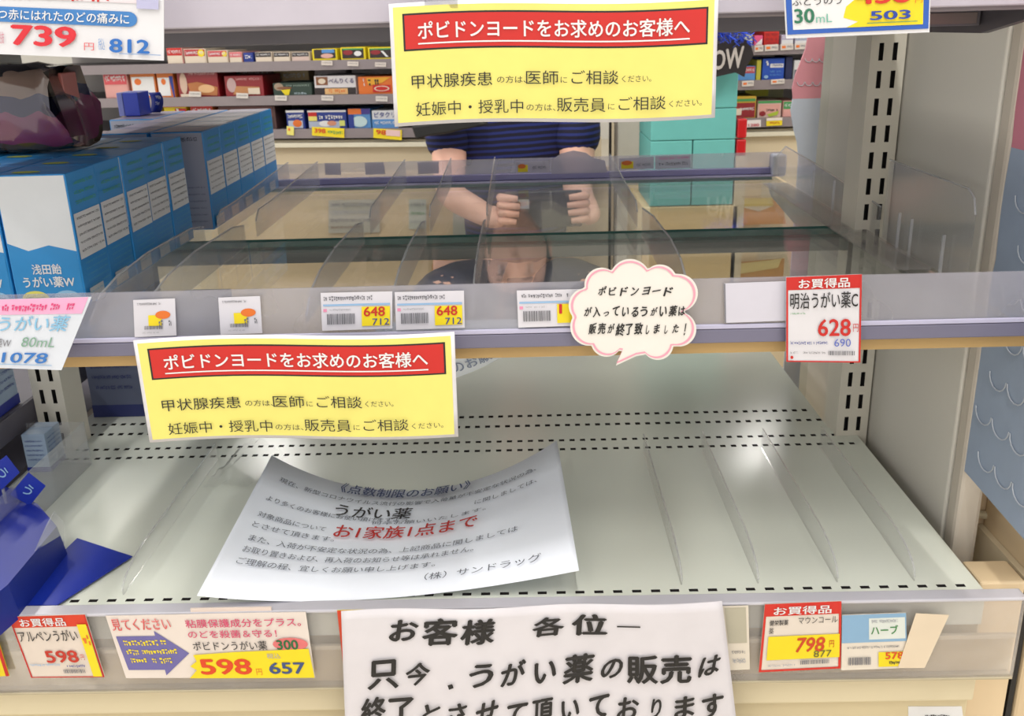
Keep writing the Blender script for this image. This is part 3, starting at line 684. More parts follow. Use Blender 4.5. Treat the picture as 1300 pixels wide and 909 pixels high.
# dark crinkled pouch lying on the cartons (left)
def pouch():
    nu, nv = 20, 10; M = MB(); rr = random.Random(9); vs = []; N = 24; L = 14
    z0 = ZG+.11
    top = onY(60, 78, .93).z
    for i in range(L+1):
        t = i/L; x = -.50+.168*t
        s = 1.0 if t < .9 else .93
        for k in range(N):
            a = 2*math.pi*k/N
            ry, rz = .045*max(s, .05), (top-z0)/2*max(s, .15)
            zc = z0+(top-z0)/2
            ca, sa = math.cos(a), math.sin(a); ca = math.copysign(abs(ca)**.5, ca); sa = math.copysign(abs(sa)**.5, sa)
            vs.append((x+rr.uniform(-.003, .003)-.01*(sa > 0)*t, 0.93+ry*ca*(1+rr.uniform(-.09, .09)), max(z0+.0015, zc+rz*sa*(1+rr.uniform(-.04, .02)))))
    fs = [(i*N+k, i*N+(k+1)%N, (i+1)*N+(k+1)%N, (i+1)*N+k) for i in range(L) for k in range(N)]+[tuple(range(N)), tuple(L*N+k for k in range(N))[::-1]]
    m = bpy.data.materials.new('pouch_film'); m.use_nodes = True; nt = m.node_tree; b = nt.nodes['Principled BSDF']
    tc = nt.nodes.new('ShaderNodeTexCoord'); sp_ = nt.nodes.new('ShaderNodeSeparateXYZ'); nt.links.new(tc.outputs['Object'], sp_.inputs[0])
    nz = nt.nodes.new('ShaderNodeTexNoise'); nz.inputs['Scale'].default_value = 18; nt.links.new(tc.outputs['Object'], nz.inputs[0])
    ad = nt.nodes.new('ShaderNodeMath'); ad.operation = 'MULTIPLY_ADD'; ad.inputs[1].default_value = .045; nt.links.new(nz.outputs['Fac'], ad.inputs[0]); nt.links.new(sp_.outputs[2], ad.inputs[2])
    rp = nt.nodes.new('ShaderNodeValToRGB'); rp.color_ramp.interpolation = 'CONSTANT'
    mr = nt.nodes.new('ShaderNodeMapRange'); mr.inputs['From Min'].default_value = .015; mr.inputs['From Max'].default_value = .11; nt.links.new(ad.outputs[0], mr.inputs[0]); nt.links.new(mr.outputs[0], rp.inputs[0])
    els = [(0, s2l(70, 58, 46)), (.22, s2l(110, 50, 84)), (.5, s2l(40, 38, 70)), (.62, s2l(120, 100, 90)), (.78, s2l(30, 26, 34)), (.86, s2l(96, 84, 84))]
    rp.color_ramp.elements[0].color = (*els[0][1], 1); rp.color_ramp.elements[1].position = els[1][0]; rp.color_ramp.elements[1].color = (*els[1][1], 1)
    for p, c in els[2:]:
        e = rp.color_ramp.elements.new(p); e.color = (*c, 1)
    nt.links.new(rp.outputs[0], b.inputs['Base Color']); b.inputs['Roughness'].default_value = .18; b.inputs['Coat Weight'].default_value = .6
    M.add(vs, fs, m); o = M.build('foil_pouch', smooth=True); tag(o, 'dark crinkled purple and black foil pouch lying behind the blue cartons', 'pouch')
    MB().box(-.342, -.338, .915, .945, z0+.004, top-.01, C(226, 130, 120, .3)).build('pouch_seal', o, bevel=.001)
pouch()
a = onY(147, 118, 1.3); b = onY(179, 150, 1.3)
r = empty('blue_carton', ((a.x+b.x)/2, 1.33, ZG+.11)); tag(r, 'plain deep blue carton standing on top of the rear gargle cartons', 'carton')
MB().box(a.x+.008, b.x, 1.3, 1.34, ZG+.111, a.z, C(20, 56, 190, .4)).build('carton_body', r, bevel=.001)
MB().box(a.x, a.x+.0078, 1.3, 1.34, ZG+.111, a.z, C(120, 130, 205, .4)).build('carton_side', r, bevel=.001)
a = onY(188, 117, 1.36); b = onY(207, 146, 1.36)
P = lambda u, v: Vector((a.x+(b.x-a.x)*u+.006*math.sin(v*2.6), 1.352, ZG+.111+(a.z-ZG-.111)*v))
card('blue_header_card', P, C(16, 50, 160, .4), 'narrow curved blue card with white writing behind the rear cartons', 'card', [('s', .45, .15, .4, .2, WHITE, .5), ('s', .35, .45, .4, .2, WHITE, .5)], flat=False, nu=2, nv=8)

# ------------------------------------------------------------------ small cards on the rear rail
YR = 1.3838
pcard('price_tag', [(655,205),(697,204),(697,219),(655,220)], YR, GT, 'small translucent price tag with orange spot on the rear rail, left of the grey tab', 'price tag', [('r', .06, .3, .3, .6, YEL2), ('e', .18, .42, .12, .2, ORANGE), ('s', .5, .4, .4, .3, GREY, .15)], 'price tags on the rear rail')
pcard('price_tag', [(786,201),(830,199),(830,214),(786,216)], YR, GT, 'small price tag with orange spot on the rear rail, right of the grey tab', 'price tag', [('r', .06, .3, .35, .6, YEL2), ('e', .22, .42, .15, .2, ORANGE), ('s', .5, .5, .4, .3, GREY, .15)], 'price tags on the rear rail')
pcard('price_tag', [(832,198),(877,196),(877,213),(832,215)], YR, GT, 'small lilac tag with grey writing on the rear rail before the teal cartons', 'price tag', [('s', .1, .12, .85, .22, C(210, 130, 180), .15), ('s', .1, .5, .8, .3, GREY, .2)], 'price tags on the rear rail')
pcard('tab_card', [(412,207),(432,207),(433,222),(413,222)], YR, GT, 'dark grey tab card on the rear rail, leftmost of three', 'card', group='grey tab cards on the rear rail')
pcard('tab_card', [(463,207),(487,206),(489,221),(464,222)], YR, GT, 'dark grey tab card on the rear rail, middle of three', 'card', group='grey tab cards on the rear rail')
pcard('tab_card', [(530,206),(557,205),(557,220),(531,221)], YR, GT, 'dark grey tab card on the rear rail, rightmost of three', 'card', group='grey tab cards on the rear rail')
pp = [(700, 221), (701, 203), (712, 195), (728, 191), (744, 194), (752, 200), (768, 204), (771, 219)]
M = MB(); M.prism([onY(x, y, YR-.001) for x, y in pp], (0, .0008, 0), GT); tag(M.build('speech_bubble_card'), 'grey back of a cloud shaped card on the rear rail', 'card')

# ------------------------------------------------------------------ left neighbour clutter under the shelf
def side_box(x0, x1, y0, y1, z0, z1, c1, label, lit=None, c2=None):
    r = empty('stock_carton', ((x0+x1)/2, (y0+y1)/2, z0)); tag(r, label, 'carton')
    MB().box(x0, x1, y0, y1, z0, z1, c1).build('carton_body', r, bevel=.001)
    S = bil((x1, y0, z1), (x1, y1, z1), (x1, y1, z0), (x1, y0, z0))
    F_ = bil((x0, y0, z1), (x1, y0, z1), (x1, y0, z0), (x0, y0, z0))
    prints(r, S, [('r', .0, .86, 1, .14, c2 or NAVY)]+[('s', .08, .12+.11*k, .8, .05, c2 or INKB, .35) for k in range(6)], name='side_lettering', pname='side_band')
    prints(r, F_, [('r', .0, .86, 1, .14, c2 or NAVY)]+[('s', .1, .15+.12*k, .75, .05, c2 or INKB, .4) for k in range(5)], name='front_lettering', pname='front_band')
LB = C(168, 190, 216, .45)
ls = empty('side_shelf', (-.56, .95, .57)); tag(ls, 'dark grey metal shelf of the neighbouring unit at the left edge', 'shelf')
MB().box(-.75, -.468, .72, 1.18, .566, .574, C(110, 106, 118, .5)).build('shelf_plate', ls, bevel=.001)
MB().box(-.468, -.465, .72, 1.18, .548, .574, C(96, 92, 104, .5)).build('shelf_edge', ls, bevel=.001)
k = 0
for y0, w_, lab in ((.80, .058, 'nearest one'), (.861, .058, 'second one'), (.922, .05, 'third one')):
    side_box(-.55, -.472, y0, y0+w_, .575, .655, LB, 'pale blue medicine carton on the left neighbour shelf, '+lab)
MB().box(-.95, -.468, .60, 1.4, .500, .508, C(120, 116, 128, .5)).build('shelf_plate', ls, bevel=.001)
MB().box(-.95, -.468, 1.38, 1.4, .2, .74, C(110, 108, 120, .5)).build('back_panel', ls, bevel=.001)  # dark plate and panel added to keep the gap by the left upright dim
for x0, y0, z1, lab in ((-.452, 1.09, .62, 'left one against the upright'), (-.384, 1.14, .62, 'right one')):
    side_box(x0, x0+.064, y0, y0+.13, ZD-.0015, z1, C(96, 104, 130, .5), 'dark blue-grey carton on the rear deck behind the yellow sign, '+lab, c2=C(40, 50, 110))
side_box(-.455, -.43, .93, .965, ZD+.001, ZD+.045, LB, 'little pale blue carton at the foot of the left upright')
# clear bin wall and blue cards
bn = empty('clear_bin', (-.42, .82, ZD)); tag(bn, 'smoky clear plastic bin beside the blue cards at the left of the deck', 'bin')
MB().box(-.458, -.395, .70, .95, ZD+.0005, ZD+.002, ACR).build('bin_floor', bn)
MB().box(-.396, -.3945, .70, .95, ZD+.0005, ZD+.05, ACR).build('bin_wall', bn)
MB().box(-.458, -.396, .949, .9505, ZD+.0005, ZD+.05, ACR).build('bin_wall', bn)
def polycard(name, pts, m, label, cat, th=.0008, **k):
    M = MB(); n = (pts[1]-pts[0]).cross(pts[2]-pts[0]).normalized(); M.prism(pts, n*-th if n.z > 0 or n.y < 0 else n*th, m); o = M.build(name); tag(o, label, cat, **k); return o
BL2 = C(16, 46, 168, .45)
polycard('blue_card', [onZ(x, y, ZD+.003) for x, y in ((98, 683), (168, 706), (72, 768), (10, 768))][::-1], BL2, 'flat royal blue card lying on the deck, pointed end toward the notice', 'card')
tr = empty('blue_tray', (-.38, .76, ZD)); tag(tr, 'large deep blue display tray at the lower left corner of the deck', 'tray')
pa = [onZ(x, y, ZD+.03) for x, y in ((-60, 640), (8, 618), (48, 640), (72, 668), (10, 742), (-60, 800))]
M = MB(); M.prism(pa[::-1], (0, 0, -.003), C(12, 36, 150, .4)); M.build('tray_lid', tr)
pb = [onZ(x, y, ZD+.03) for x, y in ((72, 668), (10, 742), (-60, 800))]
M = MB()
for i in range(2):
    p, q = pb[i], pb[i+1]; M.quad(p, Vector((p.x+.006, p.y-.002, ZD+.001)), Vector((q.x+.006, q.y-.002, ZD+.001)), q, C(14, 40, 140, .4))
M.build('tray_side', tr)
# curved clear guard over the tray
gp = [onX(x, y, -.335) for x, y in ((8, 768), (20, 745), (48, 700), (62, 668), (72, 650), (84, 662), (84, 690), (80, 700), (55, 735), (25, 768))]
M = MB(); M.prism([(-.338, max(p.y, .672), max(p.z, ZD+.001)) for p in gp], (.0012, 0, 0), ACR); tag(M.build('clear_guard'), 'rounded clear plastic guard beside the blue display tray', 'guard')
for q, lab in (([(8, 578), (25, 600), (2, 622), (-20, 600)], 'upper'), ([(36, 600), (58, 617), (38, 642), (12, 628)], 'lower')):
    Yt = .80
    P = bil(*[onY(x, y, Yt) for x, y in (q[0], q[1], q[2], q[3])])
    o = card('blue_tab', P, BL2, 'small royal blue tab with a white mark behind the blue tray, %s one' % lab, 'tab', [('t', 'う', .3, .3, .4, .4, SKYB, .02)], 'blue tabs behind the tray')
    z0 = min(v.co.z for v in o.data.vertices)+o.location.z
    c = P(.5, .3)
    MB().box(c.x-.001, c.x+.001, Yt+.001, Yt+.003, ZD+.0305, c.z, clear('tab_stem', (.9, .9, .9), .2)).build('tab_stem', o)

# ------------------------------------------------------------------ scalloped promotional boards
def pop_board(outline, split, m_top, m_bot, thick, label, arcs, flipx=False):
    """outline: 3D points (planar). split z where colour changes"""
    r = empty('promotional_board', tuple(sum((p for p in outline), Vector())/len(outline))); tag(r, label, 'board')
    n = len(outline)
    def clip(P, z, up):
        out = []
        for i in range(len(P)):
            a, b = P[i], P[(i+1) % len(P)]
            ia = (a.z > z) == up; ib = (b.z > z) == up
            if ia: out.append(a)
            if ia != ib: out.append(a.lerp(b, (z-a.z)/(b.z-a.z)))
        return out
    for up, m, nm in ((True, m_top, 'pink_panel'), (False, m_bot, 'blue_panel')):
        P = clip(outline, split, up)
        if len(P) > 2: M = MB(); M.prism(P, thick, m); M.build(nm, r)
    M = MB()
    for pts in arcs:
        M.tube(pts, .0006, C(196, 204, 216), 5)
    if arcs: tag(M.build('scallop_line', r), kind='stuff')
    return r
# near right board, in the side plane x = .53 continuing past the frame
X_ = .464
edge = [onX(x, y, X_) for x, y in ((1296, 60), (1285, 180), (1272, 255), (1264, 330), (1250, 390), (1237, 440), (1228, 510), (1213, 585))]
ol = edge+[onX(1300, 685, X_), Vector((X_, .50, onX(1300, 685, X_).z-.004)), Vector((X_, .50, 1.0)), Vector((X_, edge[0].y, 1.0))]
arcs = []
for rz in range(9):
    for ry in range(8):
        yc = .55+ry*.030+(rz % 2)*.015; zc = .60+rz*.036
        if yc+.017 > .765 or zc > .98 or (zc > .66 and yc > .735): continue
        arcs.append([(X_-.0008, yc+.014*math.cos(a), zc-.014*math.sin(a)*.8) for a in [math.pi*i/8 for i in range(9)]])
pop_board(ol, onX(1280, 186, X_).z, C(212, 130, 150, .6), C(158, 174, 198, .6), (.003, 0, 0), 'tall blue promotional board with pale scallops at the right frame edge', arcs)
rp_ = onX(1304, 520, X_-.003)
Mb = MB(); Mb.ball((X_-.002, rp_.y-.01, rp_.z), .002, .013, .022, C(222, 120, 120)); tag(Mb.build('red_cutout', smooth=True), 'small round coral cutout on the blue board at the right frame edge', 'cutout')
# far board beyond the end panel
Yb = 1.55
ol = [onY(x, y, Yb) for x, y in ((1062, 45), (1026, 45), (1023, 62), (1016, 80), (1010, 95), (1006, 112), (1007, 124), (1004, 140), (1008, 165), (1012, 180), (1014, 200), (1016, 300), (1062, 300))]
ol[-2].z = 0; ol[-1].z = 0; ol[-1].x = ol[0].x; ol[-2].x = ol[-3].x
arcs = []
for y0 in (74, 104):
    for i in range(5):
        xx = 1022+i*9 if y0 == 74 else 1012+i*10
        arcs.append([onY(xx+4.5*(1-math.cos(a)), y0+5*math.sin(a), Yb)-Vector((0, .001, 0)) for a in [math.pi*k/6 for k in range(7)]])
pop_board(ol, onY(1030, 125, Yb).z, C(214, 146, 160, .6), C(190, 202, 220, .6), (0, .004, 0), 'pink and pale blue wavy promotional board beyond the end panel', arcs)
p = onY(1050, 130, Yb)
MB().box(p.x+.002, p.x+.03, Yb-.03, Yb-.005, 0, onY(1050, 50, Yb).z, C(110, 116, 126, .5)).build('board_post', None)
tag(bpy.data.objects[list(ORG)[-1]], 'slim grey post beside the far pink and blue board', 'post')

# ------------------------------------------------------------------ opposite aisle
class Gon:
    def __init__(s, A, ang): s.A = Vector(A); s.ang = ang; s.U = Vector((math.cos(ang), math.sin(ang), 0)); s.D = Vector((-math.sin(ang), math.cos(ang), 0))
    def hit(s, px, py, dep=0.0):
        d = ray(px, py); t = (s.A+s.D*dep-CAM).dot(s.D)/d.dot(s.D); q = CAM+d*t-s.A
        return q.dot(s.U), q.z+s.A.z
GL = Gon((-.26, 2.55, 0), -.16); GR = Gon((.3, 2.60, 0), 0.0)
def gloc(G, s, dep, z): return G.A+G.U*s+G.D*dep+Vector((0, 0, z))
FAR = {}
def far_unit(G, s0, s1, rails, label, basecol):
    r = empty('far_gondola', gloc(G, 0, 0, 0), G.ang); tag(r, label, 'shelving')
    MB().box(s0, s1, .34, .36, 0, 1.2, C(168, 162, 160)).build('back_panel', r, local=True)
    MB().box(s0, s1, .012, .34, 0, rails[0]-.028, basecol).build('base_panel', r, local=True, bevel=.003)
    MB().box(s0, s1, -.012, .012, rails[0]-.045, rails[0]-.034, C(226, 220, 200)).build('base_lip', r, local=True)
    for z in rails:
        MB().box(s0, s1, .0, .34, z-.012, z, C(90, 84, 90, .4)).build('shelf_plate', r, local=True)
        MB().box(s0, s1, -.008, .0, z-.022, z+.002, C(140, 130, 134, .35)).build('price_rail', r, local=True)
    FAR[r.name] = rails
    return r
zl = [GL.hit(430, 164)[1], GL.hit(430, 121)[1], GL.hit(430, 77)[1]]
zr = [GR.hit(980, 150)[1], GR.hit(980, 102)[1], GR.hit(980, 58)[1]]
far_unit(GL, -1.1, .34, zl+[zl[2]+.13, zl[2]+.32], 'far shelving across the aisle stocked with small boxes, left of the person', TAN)
far_unit(GR, .045, 1.5, zr+[zr[2]+.15, zr[2]+.34], 'far shelving across the aisle stocked with medicine boxes, right of the teal cartons', TAN)
MB().box(.07, .285, 2.53, 2.60, .0, .672, TAN).build('aisle_pillar_base', None); tag(bpy.data.objects[list(ORG)[-1]], 'beige base cabinet between the crouching person and the white pillar', 'cabinet')
pl = MB().box(onY(784, 150, 2.3).x, onY(828, 150, 2.3).x, 2.3, 2.36, 0, 1.5, C(226, 220, 208)).build('white_pillar', bevel=.004); tag(pl, 'cream square pillar left of the teal cartons', 'pillar')
for q in (775, 782):
    a = onY(q, 160, 2.46); o = MB().box(a.x-.003, a.x+.003, 2.46, 2.47, 0, 1.3, BLACK).build('black_rod'); tag(o, 'thin black vertical rod left of the cream pillar, %s one' % ('left' if q == 775 else 'right'), 'rod', 'thin black rods')

def far_box(G, x0, x1, y0, row, c, label, items, dep=.012, depth=.12, y1=None, rails=None, cat='box', name='medicine_box', group='small boxes on the far shelves'):
    s0, zt = G.hit(x0, y0, dep); s1, zt2 = G.hit(x1, y0, dep); zt = (zt+zt2)/2
    zb = rails[row]+.0005
    if row+1 < len(rails): zt = min(zt, rails[row+1]-.014)
    r = empty(name, gloc(G, (s0+s1)/2, dep, zb), G.ang); tag(r, label, cat, group)
    w_ = (s1-s0)*.48; h = max(zt-zb, .01)
    MB().box(-w_, w_, 0, depth, 0, h, c).build('box_body', r, local=True, bevel=.0015)
    if items:
        P = bil((-w_, 0, h), (w_, 0, h), (w_, 0, 0), (-w_, 0, 0)); prints(r, P, items, local=True, off=.0008)
def mk(a, b, s=.25, *extra): return [('r', .04, .04, .92, .45, a), ('r', .04, .5, .92, .46, b), ('s', .1, .15, .8, .25, WHITE, s)]+list(extra)
MR = C(150, 30, 40, .4); PK = C(232, 170, 164); DK = C(50, 40, 42); CRM = C(236, 220, 200); OR2 = C(230, 130, 60); LBL = C(90, 150, 214); DBL = C(36, 60, 150); DGR = C(50, 70, 62); BRN = C(140, 90, 60)
R = zl
L1 = [(210, 231, 60, PK, 'pink and cream box, leftmost on the top far shelf', mk(RED, CRM)), (232, 261, 62, CRM, 'cream box with red blossom print on the top far shelf', mk(C(190, 50, 60), CRM, .2, ('e', .8, .3, .15, .25, YEL2))),
      (262, 289, 64, CRM, 'cream box with red and yellow print on the top far shelf', mk(C(210, 70, 80), CRM, .2, ('e', .85, .3, .12, .2, YEL2))), (290, 307, 66, PK, 'narrow pink box on the top far shelf', mk(C(226, 110, 120), CRM)),
      (308, 321, 67, DBL, 'dark blue box with white mark on the top far shelf', [('s', .2, .2, .6, .5, WHITE, .5)]),
      (323, 345, 66, CRM, 'black topped white box on the top far shelf, left of three', mk(DK, CRM)), (346, 368, 66, CRM, 'black topped white box on the top far shelf, middle of three', mk(DK, CRM)), (369, 393, 66, CRM, 'black topped white box on the top far shelf, right of three', mk(DK, C(226, 200, 190))),
      (395, 428, 62, YEL2, 'yellow box with black and sky blue picture on the top far shelf', [('r', .08, .05, .86, .75, DK), ('r', .4, .05, .5, .3, LBL), ('e', .6, .6, .25, .2, C(230, 180, 170))]),
      (431, 464, 60, YEL2, 'yellow framed black box on the top far shelf, left of two', [('r', .07, .08, .86, .78, DK), ('e', .3, .4, .2, .2, MR), ('e', .7, .5, .15, .2, WHITE), ('r', .1, .08, .8, .12, GREEN)]),
      (466, 500, 60, YEL2, 'yellow framed black box on the top far shelf, right of two', [('r', .07, .08, .86, .78, DK), ('e', .3, .4, .2, .2, MR), ('p', [(.5, .3), (.6, .3), (.8, .8), (.7, .8)], WHITE), ('r', .1, .08, .8, .12, GREEN)])]
for x0, x1, y0, c, lab, it in L1: far_box(GL, x0, x1, y0, 2, c, lab, it, rails=R)
L2 = [(128, 160, 86, PK, 'pink and white striped box at the left of the middle far shelf', mk(C(226, 90, 100), PK)), (163, 196, 90, OR2, 'orange topped white box on the middle far shelf, left of two', [('r', .05, .22, .9, .7, WHITE), ('e', .3, .4, .14, .12, ORANGE)]),
      (197, 219, 90, OR2, 'orange topped white box on the middle far shelf, right of two', [('r', .05, .25, .7, .68, WHITE), ('e', .4, .4, .14, .12, ORANGE), ('p', [(.75, .2), (.98, .2), (.98, 1), (.9, 1)], DBL)]),
      (222, 276, 88, MR, 'large red box with tan food picture on the middle far shelf', [('s', .3, .1, .65, .12, C(230, 180, 180), .2), ('e', .15, .5, .09, .38, C(220, 190, 170)), ('p', [(.25, .5), (.5, .45), (.98, .65), (.95, .95), (.3, .9)], C(190, 120, 70)), ('e', .7, .7, .2, .15, C(236, 190, 140)), ('r', .05, .88, .4, .1, CRM)]),
      (283, 334, 96, MR, 'dark red box with tan food picture on the middle far shelf', [('s', .3, .1, .65, .14, C(220, 160, 160), .2), ('e', .18, .45, .12, .35, C(200, 170, 170)), ('p', [(.3, .5), (.9, .55), (.9, .9), (.2, .9)], C(200, 140, 90)), ('r', .6, .6, .3, .3, CRM)]),
      (345, 396, 105, DGR, 'dark green box with yellow spot on the middle far shelf', [('e', .15, .3, .12, .3, C(170, 150, 130)), ('s', .35, .15, .6, .15, C(150, 170, 160), .2), ('p', [(.2, .55), (.45, .5), (.4, .95), (.3, .95)], YEL2), ('s', .55, .75, .3, .2, C(190, 210, 220), .3), ('e', .3, .4, .2, .1, BRN)]),
      (397, 452, 96, C(232, 228, 232), 'white box with brown emblem and purple writing on the middle far shelf', [('r', .05, .06, .28, .42, BRN), ('e', .19, .28, .09, .14, CRM), ('t', 'べんりくる', .36, .14, .6, .26, C(70, 60, 120), .03), ('r', .0, .62, 1, .38, DK), ('r', .25, .66, .55, .3, C(236, 190, 130)), ('s', .3, .7, .45, .2, ORANGE, .3)]),
      (453, 499, 97, ORANGE, 'bright orange box with red oval badge on the middle far shelf', [('s', .06, .1, .12, .6, WHITE, .2), ('p', [(.25, .08), (.95, .05), (.7, .35), (.3, .5)], C(246, 180, 50)), ('s', .3, .15, .3, .4, DK, .25), ('r', .42, .48, .52, .4, RED), ('e', .68, .68, .22, .15, CRM), ('e', .68, .68, .18, .11, RED)])]
for x0, x1, y0, c, lab, it in L2: far_box(GL, x0, x1, y0, 1, c, lab, it, rails=R)
L2b = [(163, 205, 80, C(100, 120, 130), 'grey blue box standing deeper behind the orange topped boxes'), (240, 300, 84, C(170, 180, 176), 'pale grey box standing deeper behind the large red box'), (303, 345, 86, C(190, 150, 140), 'rosy grey box standing deeper on the middle far shelf'),
       (346, 392, 88, C(226, 200, 150), 'yellow and red box standing deeper above the dark green box'), (398, 440, 88, C(190, 176, 176), 'mauve grey box standing deeper behind the white emblem box'), (445, 500, 88, C(200, 190, 190), 'pale mauve box standing deeper behind the orange box')]
for x0, x1, y0, c, lab in L2b: far_box(GL, x0, x1, y0, 1, c, lab, mk(c, C(230, 220, 216), .2), rails=R, dep=.15)
pcard_far = []
L3 = [(150, 200, 128, C(210, 190, 130), 'yellow beige box at the left of the bottom far shelf', mk(C(220, 200, 120), C(240, 150, 60))), (206, 236, 130, YEL2, 'yellow box with red diagonal stripes on the bottom far shelf', [('r', 0, 0, 1, .15, RED), ('r', .5, .2, .5, .6, RED), ('p', [(.55, .2), (.65, .2), (.85, .8), (.75, .8)], WHITE), ('s', .1, .3, .3, .4, INK, .4)]),
      (240, 270, 132, C(226, 120, 60), 'orange red box on the bottom far shelf behind the cartons', mk(RED, ORANGE)), (275, 350, 134, C(90, 60, 60), 'dark brown box on the bottom far shelf behind the cartons', mk(C(110, 70, 70), C(70, 60, 64))),
      (362, 386, 140, DBL, 'blue and white box next to the rear cartons on the bottom far shelf', [('r', 0, 0, 1, .12, WHITE), ('s', .1, .2, .8, .25, WHITE, .3), ('r', .1, .55, .8, .4, C(190, 200, 220)), ('e', .6, .7, .25, .2, ORANGE)]),
      (389, 440, 140, DBL, 'blue and white box with red corner on the bottom far shelf', [('r', 0, 0, 1, .1, WHITE), ('r', .02, .1, .22, .22, RED), ('r', .02, .32, .22, .25, YEL), ('s', .3, .25, .62, .25, WHITE, .3), ('r', .02, .6, .8, .36, C(180, 190, 214)), ('e', .45, .72, .16, .16, WHITE), ('e', .62, .7, .12, .14, C(220, 150, 120)), ('r', .82, .55, .14, .3, C(220, 226, 120))]),
      (441, 470, 138, LBL, 'sky blue box with orange top on the bottom far shelf', [('r', 0, 0, .6, .28, ORANGE), ('r', .6, 0, .4, .28, C(70, 60, 150)), ('e', .5, .65, .35, .28, C(200, 226, 230)), ('r', 0, .3, .25, .7, DBL)]),
      (471, 505, 140, C(232, 234, 240), 'white and blue box left of the upper yellow sign edge', [('t', 'ピタクリ', .1, .1, .8, .3, DBL, .02), ('r', 0, .5, 1, .5, LBL), ('s', .1, .6, .8, .2, WHITE, .3)])]
for x0, x1, y0, c, lab, it in L3: far_box(GL, x0, x1, y0, 0, c, lab, it, rails=R)
RB = zr
R1 = [(945, 956, 44, C(190, 190, 186), 'pale grey box beside the blue tinsel on the top far shelf', None), (958, 969, 45, C(236, 90, 140), 'pink and white box on the top right far shelf', [('p', [(.1, .9), (.9, .9), (.9, .3)], WHITE)]), (970, 990, 40, RED, 'red box with dark bars on the top right far shelf', [('s', .1, .1, .8, .25, MR, .4), ('s', .1, .45, .8, .25, MR, .4), ('s', .1, .75, .8, .15, MR, .4)]),
      (992, 1008, 44, C(206, 196, 216), 'lilac box on the top right far shelf, left of two', mk(C(190, 180, 210), WHITE)), (1009, 1026, 46, C(206, 196, 216), 'lilac box on the top right far shelf, right of two', mk(C(170, 180, 210), WHITE))]
for x0, x1, y0, c, lab, it in R1: far_box(GR, x0, x1, y0, 2, c, lab, it, rails=RB)
R2 = [(936, 960, 84, LBL, 'light blue and red box beside the blue carton on the right far shelf', mk(C(190, 60, 70), LBL)), (961, 967, 76, C(196, 190, 60), 'thin yellow box on the right far shelf', None),
      (968, 997, 74, C(24, 80, 190), 'royal blue box with white band on the right far shelf', [('r', .35, .25, .6, .18, WHITE), ('s', .4, .28, .5, .1, DBL, .3), ('s', .15, .05, .08, .3, WHITE, 1), ('s', .35, .55, .5, .12, LBL, .3), ('s', .35, .72, .5, .1, LBL, .3), ('e', .18, .85, .1, .08, SKYB)]),
      (998, 1007, 72, C(20, 30, 80), 'navy upright box on the right far shelf', None), (1008, 1030, 76, C(224, 226, 232), 'white box before the pink board on the right far shelf', mk(WHITE, GREY))]
for x0, x1, y0, c, lab, it in R2: far_box(GR, x0, x1, y0, 1, c, lab, it, rails=RB)
R3 = [(932, 961, 122, C(220, 180, 60), 'yellow and red box on the lowest right far shelf', [('r', .04, .3, .92, .66, MR), ('r', .04, .12, .92, .12, GREEN), ('s', .3, .5, .6, .16, WHITE, .35), ('r', .04, .55, .3, .3, CRM)]), (962, 993, 128, C(232, 200, 190), 'cream and green box on the lowest right far shelf', [('r', 0, 0, 1, .14, GREEN), ('r', .06, .2, .88, .6, C(230, 170, 160)), ('s', .35, .45, .5, .2, DK, .35), ('p', [(.4, .8), (.9, .6), (.85, .85), (.5, .95)], C(180, 200, 60)), ('e', .2, .75, .14, .15, MR)]),
      (994, 1014, 128, C(228, 170, 160), 'salmon box before the pale blue board on the lowest right far shelf', mk(GREEN, PK)), (945, 996, 113, C(150, 150, 110), 'olive and yellow box standing deeper on the lowest right far shelf', [('r', 0, 0, .6, .3, C(210, 210, 60)), ('r', .1, .3, .5, .4, C(120, 120, 100))]),
      (738, 774, 152, C(50, 80, 170), 'small blue box beside the crouching person on the far shelf', mk(DBL, CRM))]
for i, (x0, x1, y0, c, lab, it) in enumerate(R3):
    G_ = GR
    far_box(G_, x0, x1, y0, 0, c, lab, it, rails=RB, dep=.16 if i == 3 else .012)
def far_tag(G, q, c, label, it):
    a = [G.hit(x, y, -.012) for x, y in q]; P3 = [gloc(G, s, -.012, 0)+Vector((0, 0, z)) for s, z in a]
    card('shelf_tag', bil(*P3), c, label, 'price tag', it, 'price tags on the far shelves', thick=.001, off=.0006)
far_tag(GL, [(396,161),(437,163),(437,175),(396,172)], YEL2, 'yellow price tag under the blue box with red corner', [('t', '398', .08, .15, .35, .5, C(220, 60, 30), .04), ('s', .5, .3, .45, .4, GREEN, .2)])
far_tag(GL, [(474,163),(510,165),(510,178),(474,175)], YEL2, 'yellow and white price tag left of the upper yellow sign', [('t', '98', .1, .1, .35, .5, C(220, 60, 30), .04), ('r', .45, .05, .5, .6, C(236, 200, 200))])
far_tag(GL, [(364,160),(373,161),(373,172),(364,171)], YEL, 'tiny yellow price tag beside the rear cartons', None or [('r', .2, .2, .3, .3, ORANGE)])
for (x0, y, lab) in ((240, 116, 'the large red box'), (300, 118, 'the dark red box'), (349, 121, 'the dark green box'), (408, 121, 'the white emblem box'), (477, 122, 'the orange box')):
    far_tag(GL, [(x0,y),(x0+15,y+.5),(x0+15,y+7),(x0,y+6.5)], C(220, 214, 210), 'tiny white price tag below '+lab, [('s', .1, .3, .8, .3, GREY, .3)])
for (x0, y, lab) in ((408, 77, 'yellow box with sky picture'), (441, 78, 'left yellow framed box'), (476, 79, 'right yellow framed box')):
    far_tag(GL, [(x0,y),(x0+14,y+.4),(x0+14,y+6),(x0,y+5.6)], C(226, 216, 210), 'tiny white price tag below the '+lab, [('s', .1, .3, .8, .3, GREY, .3)])
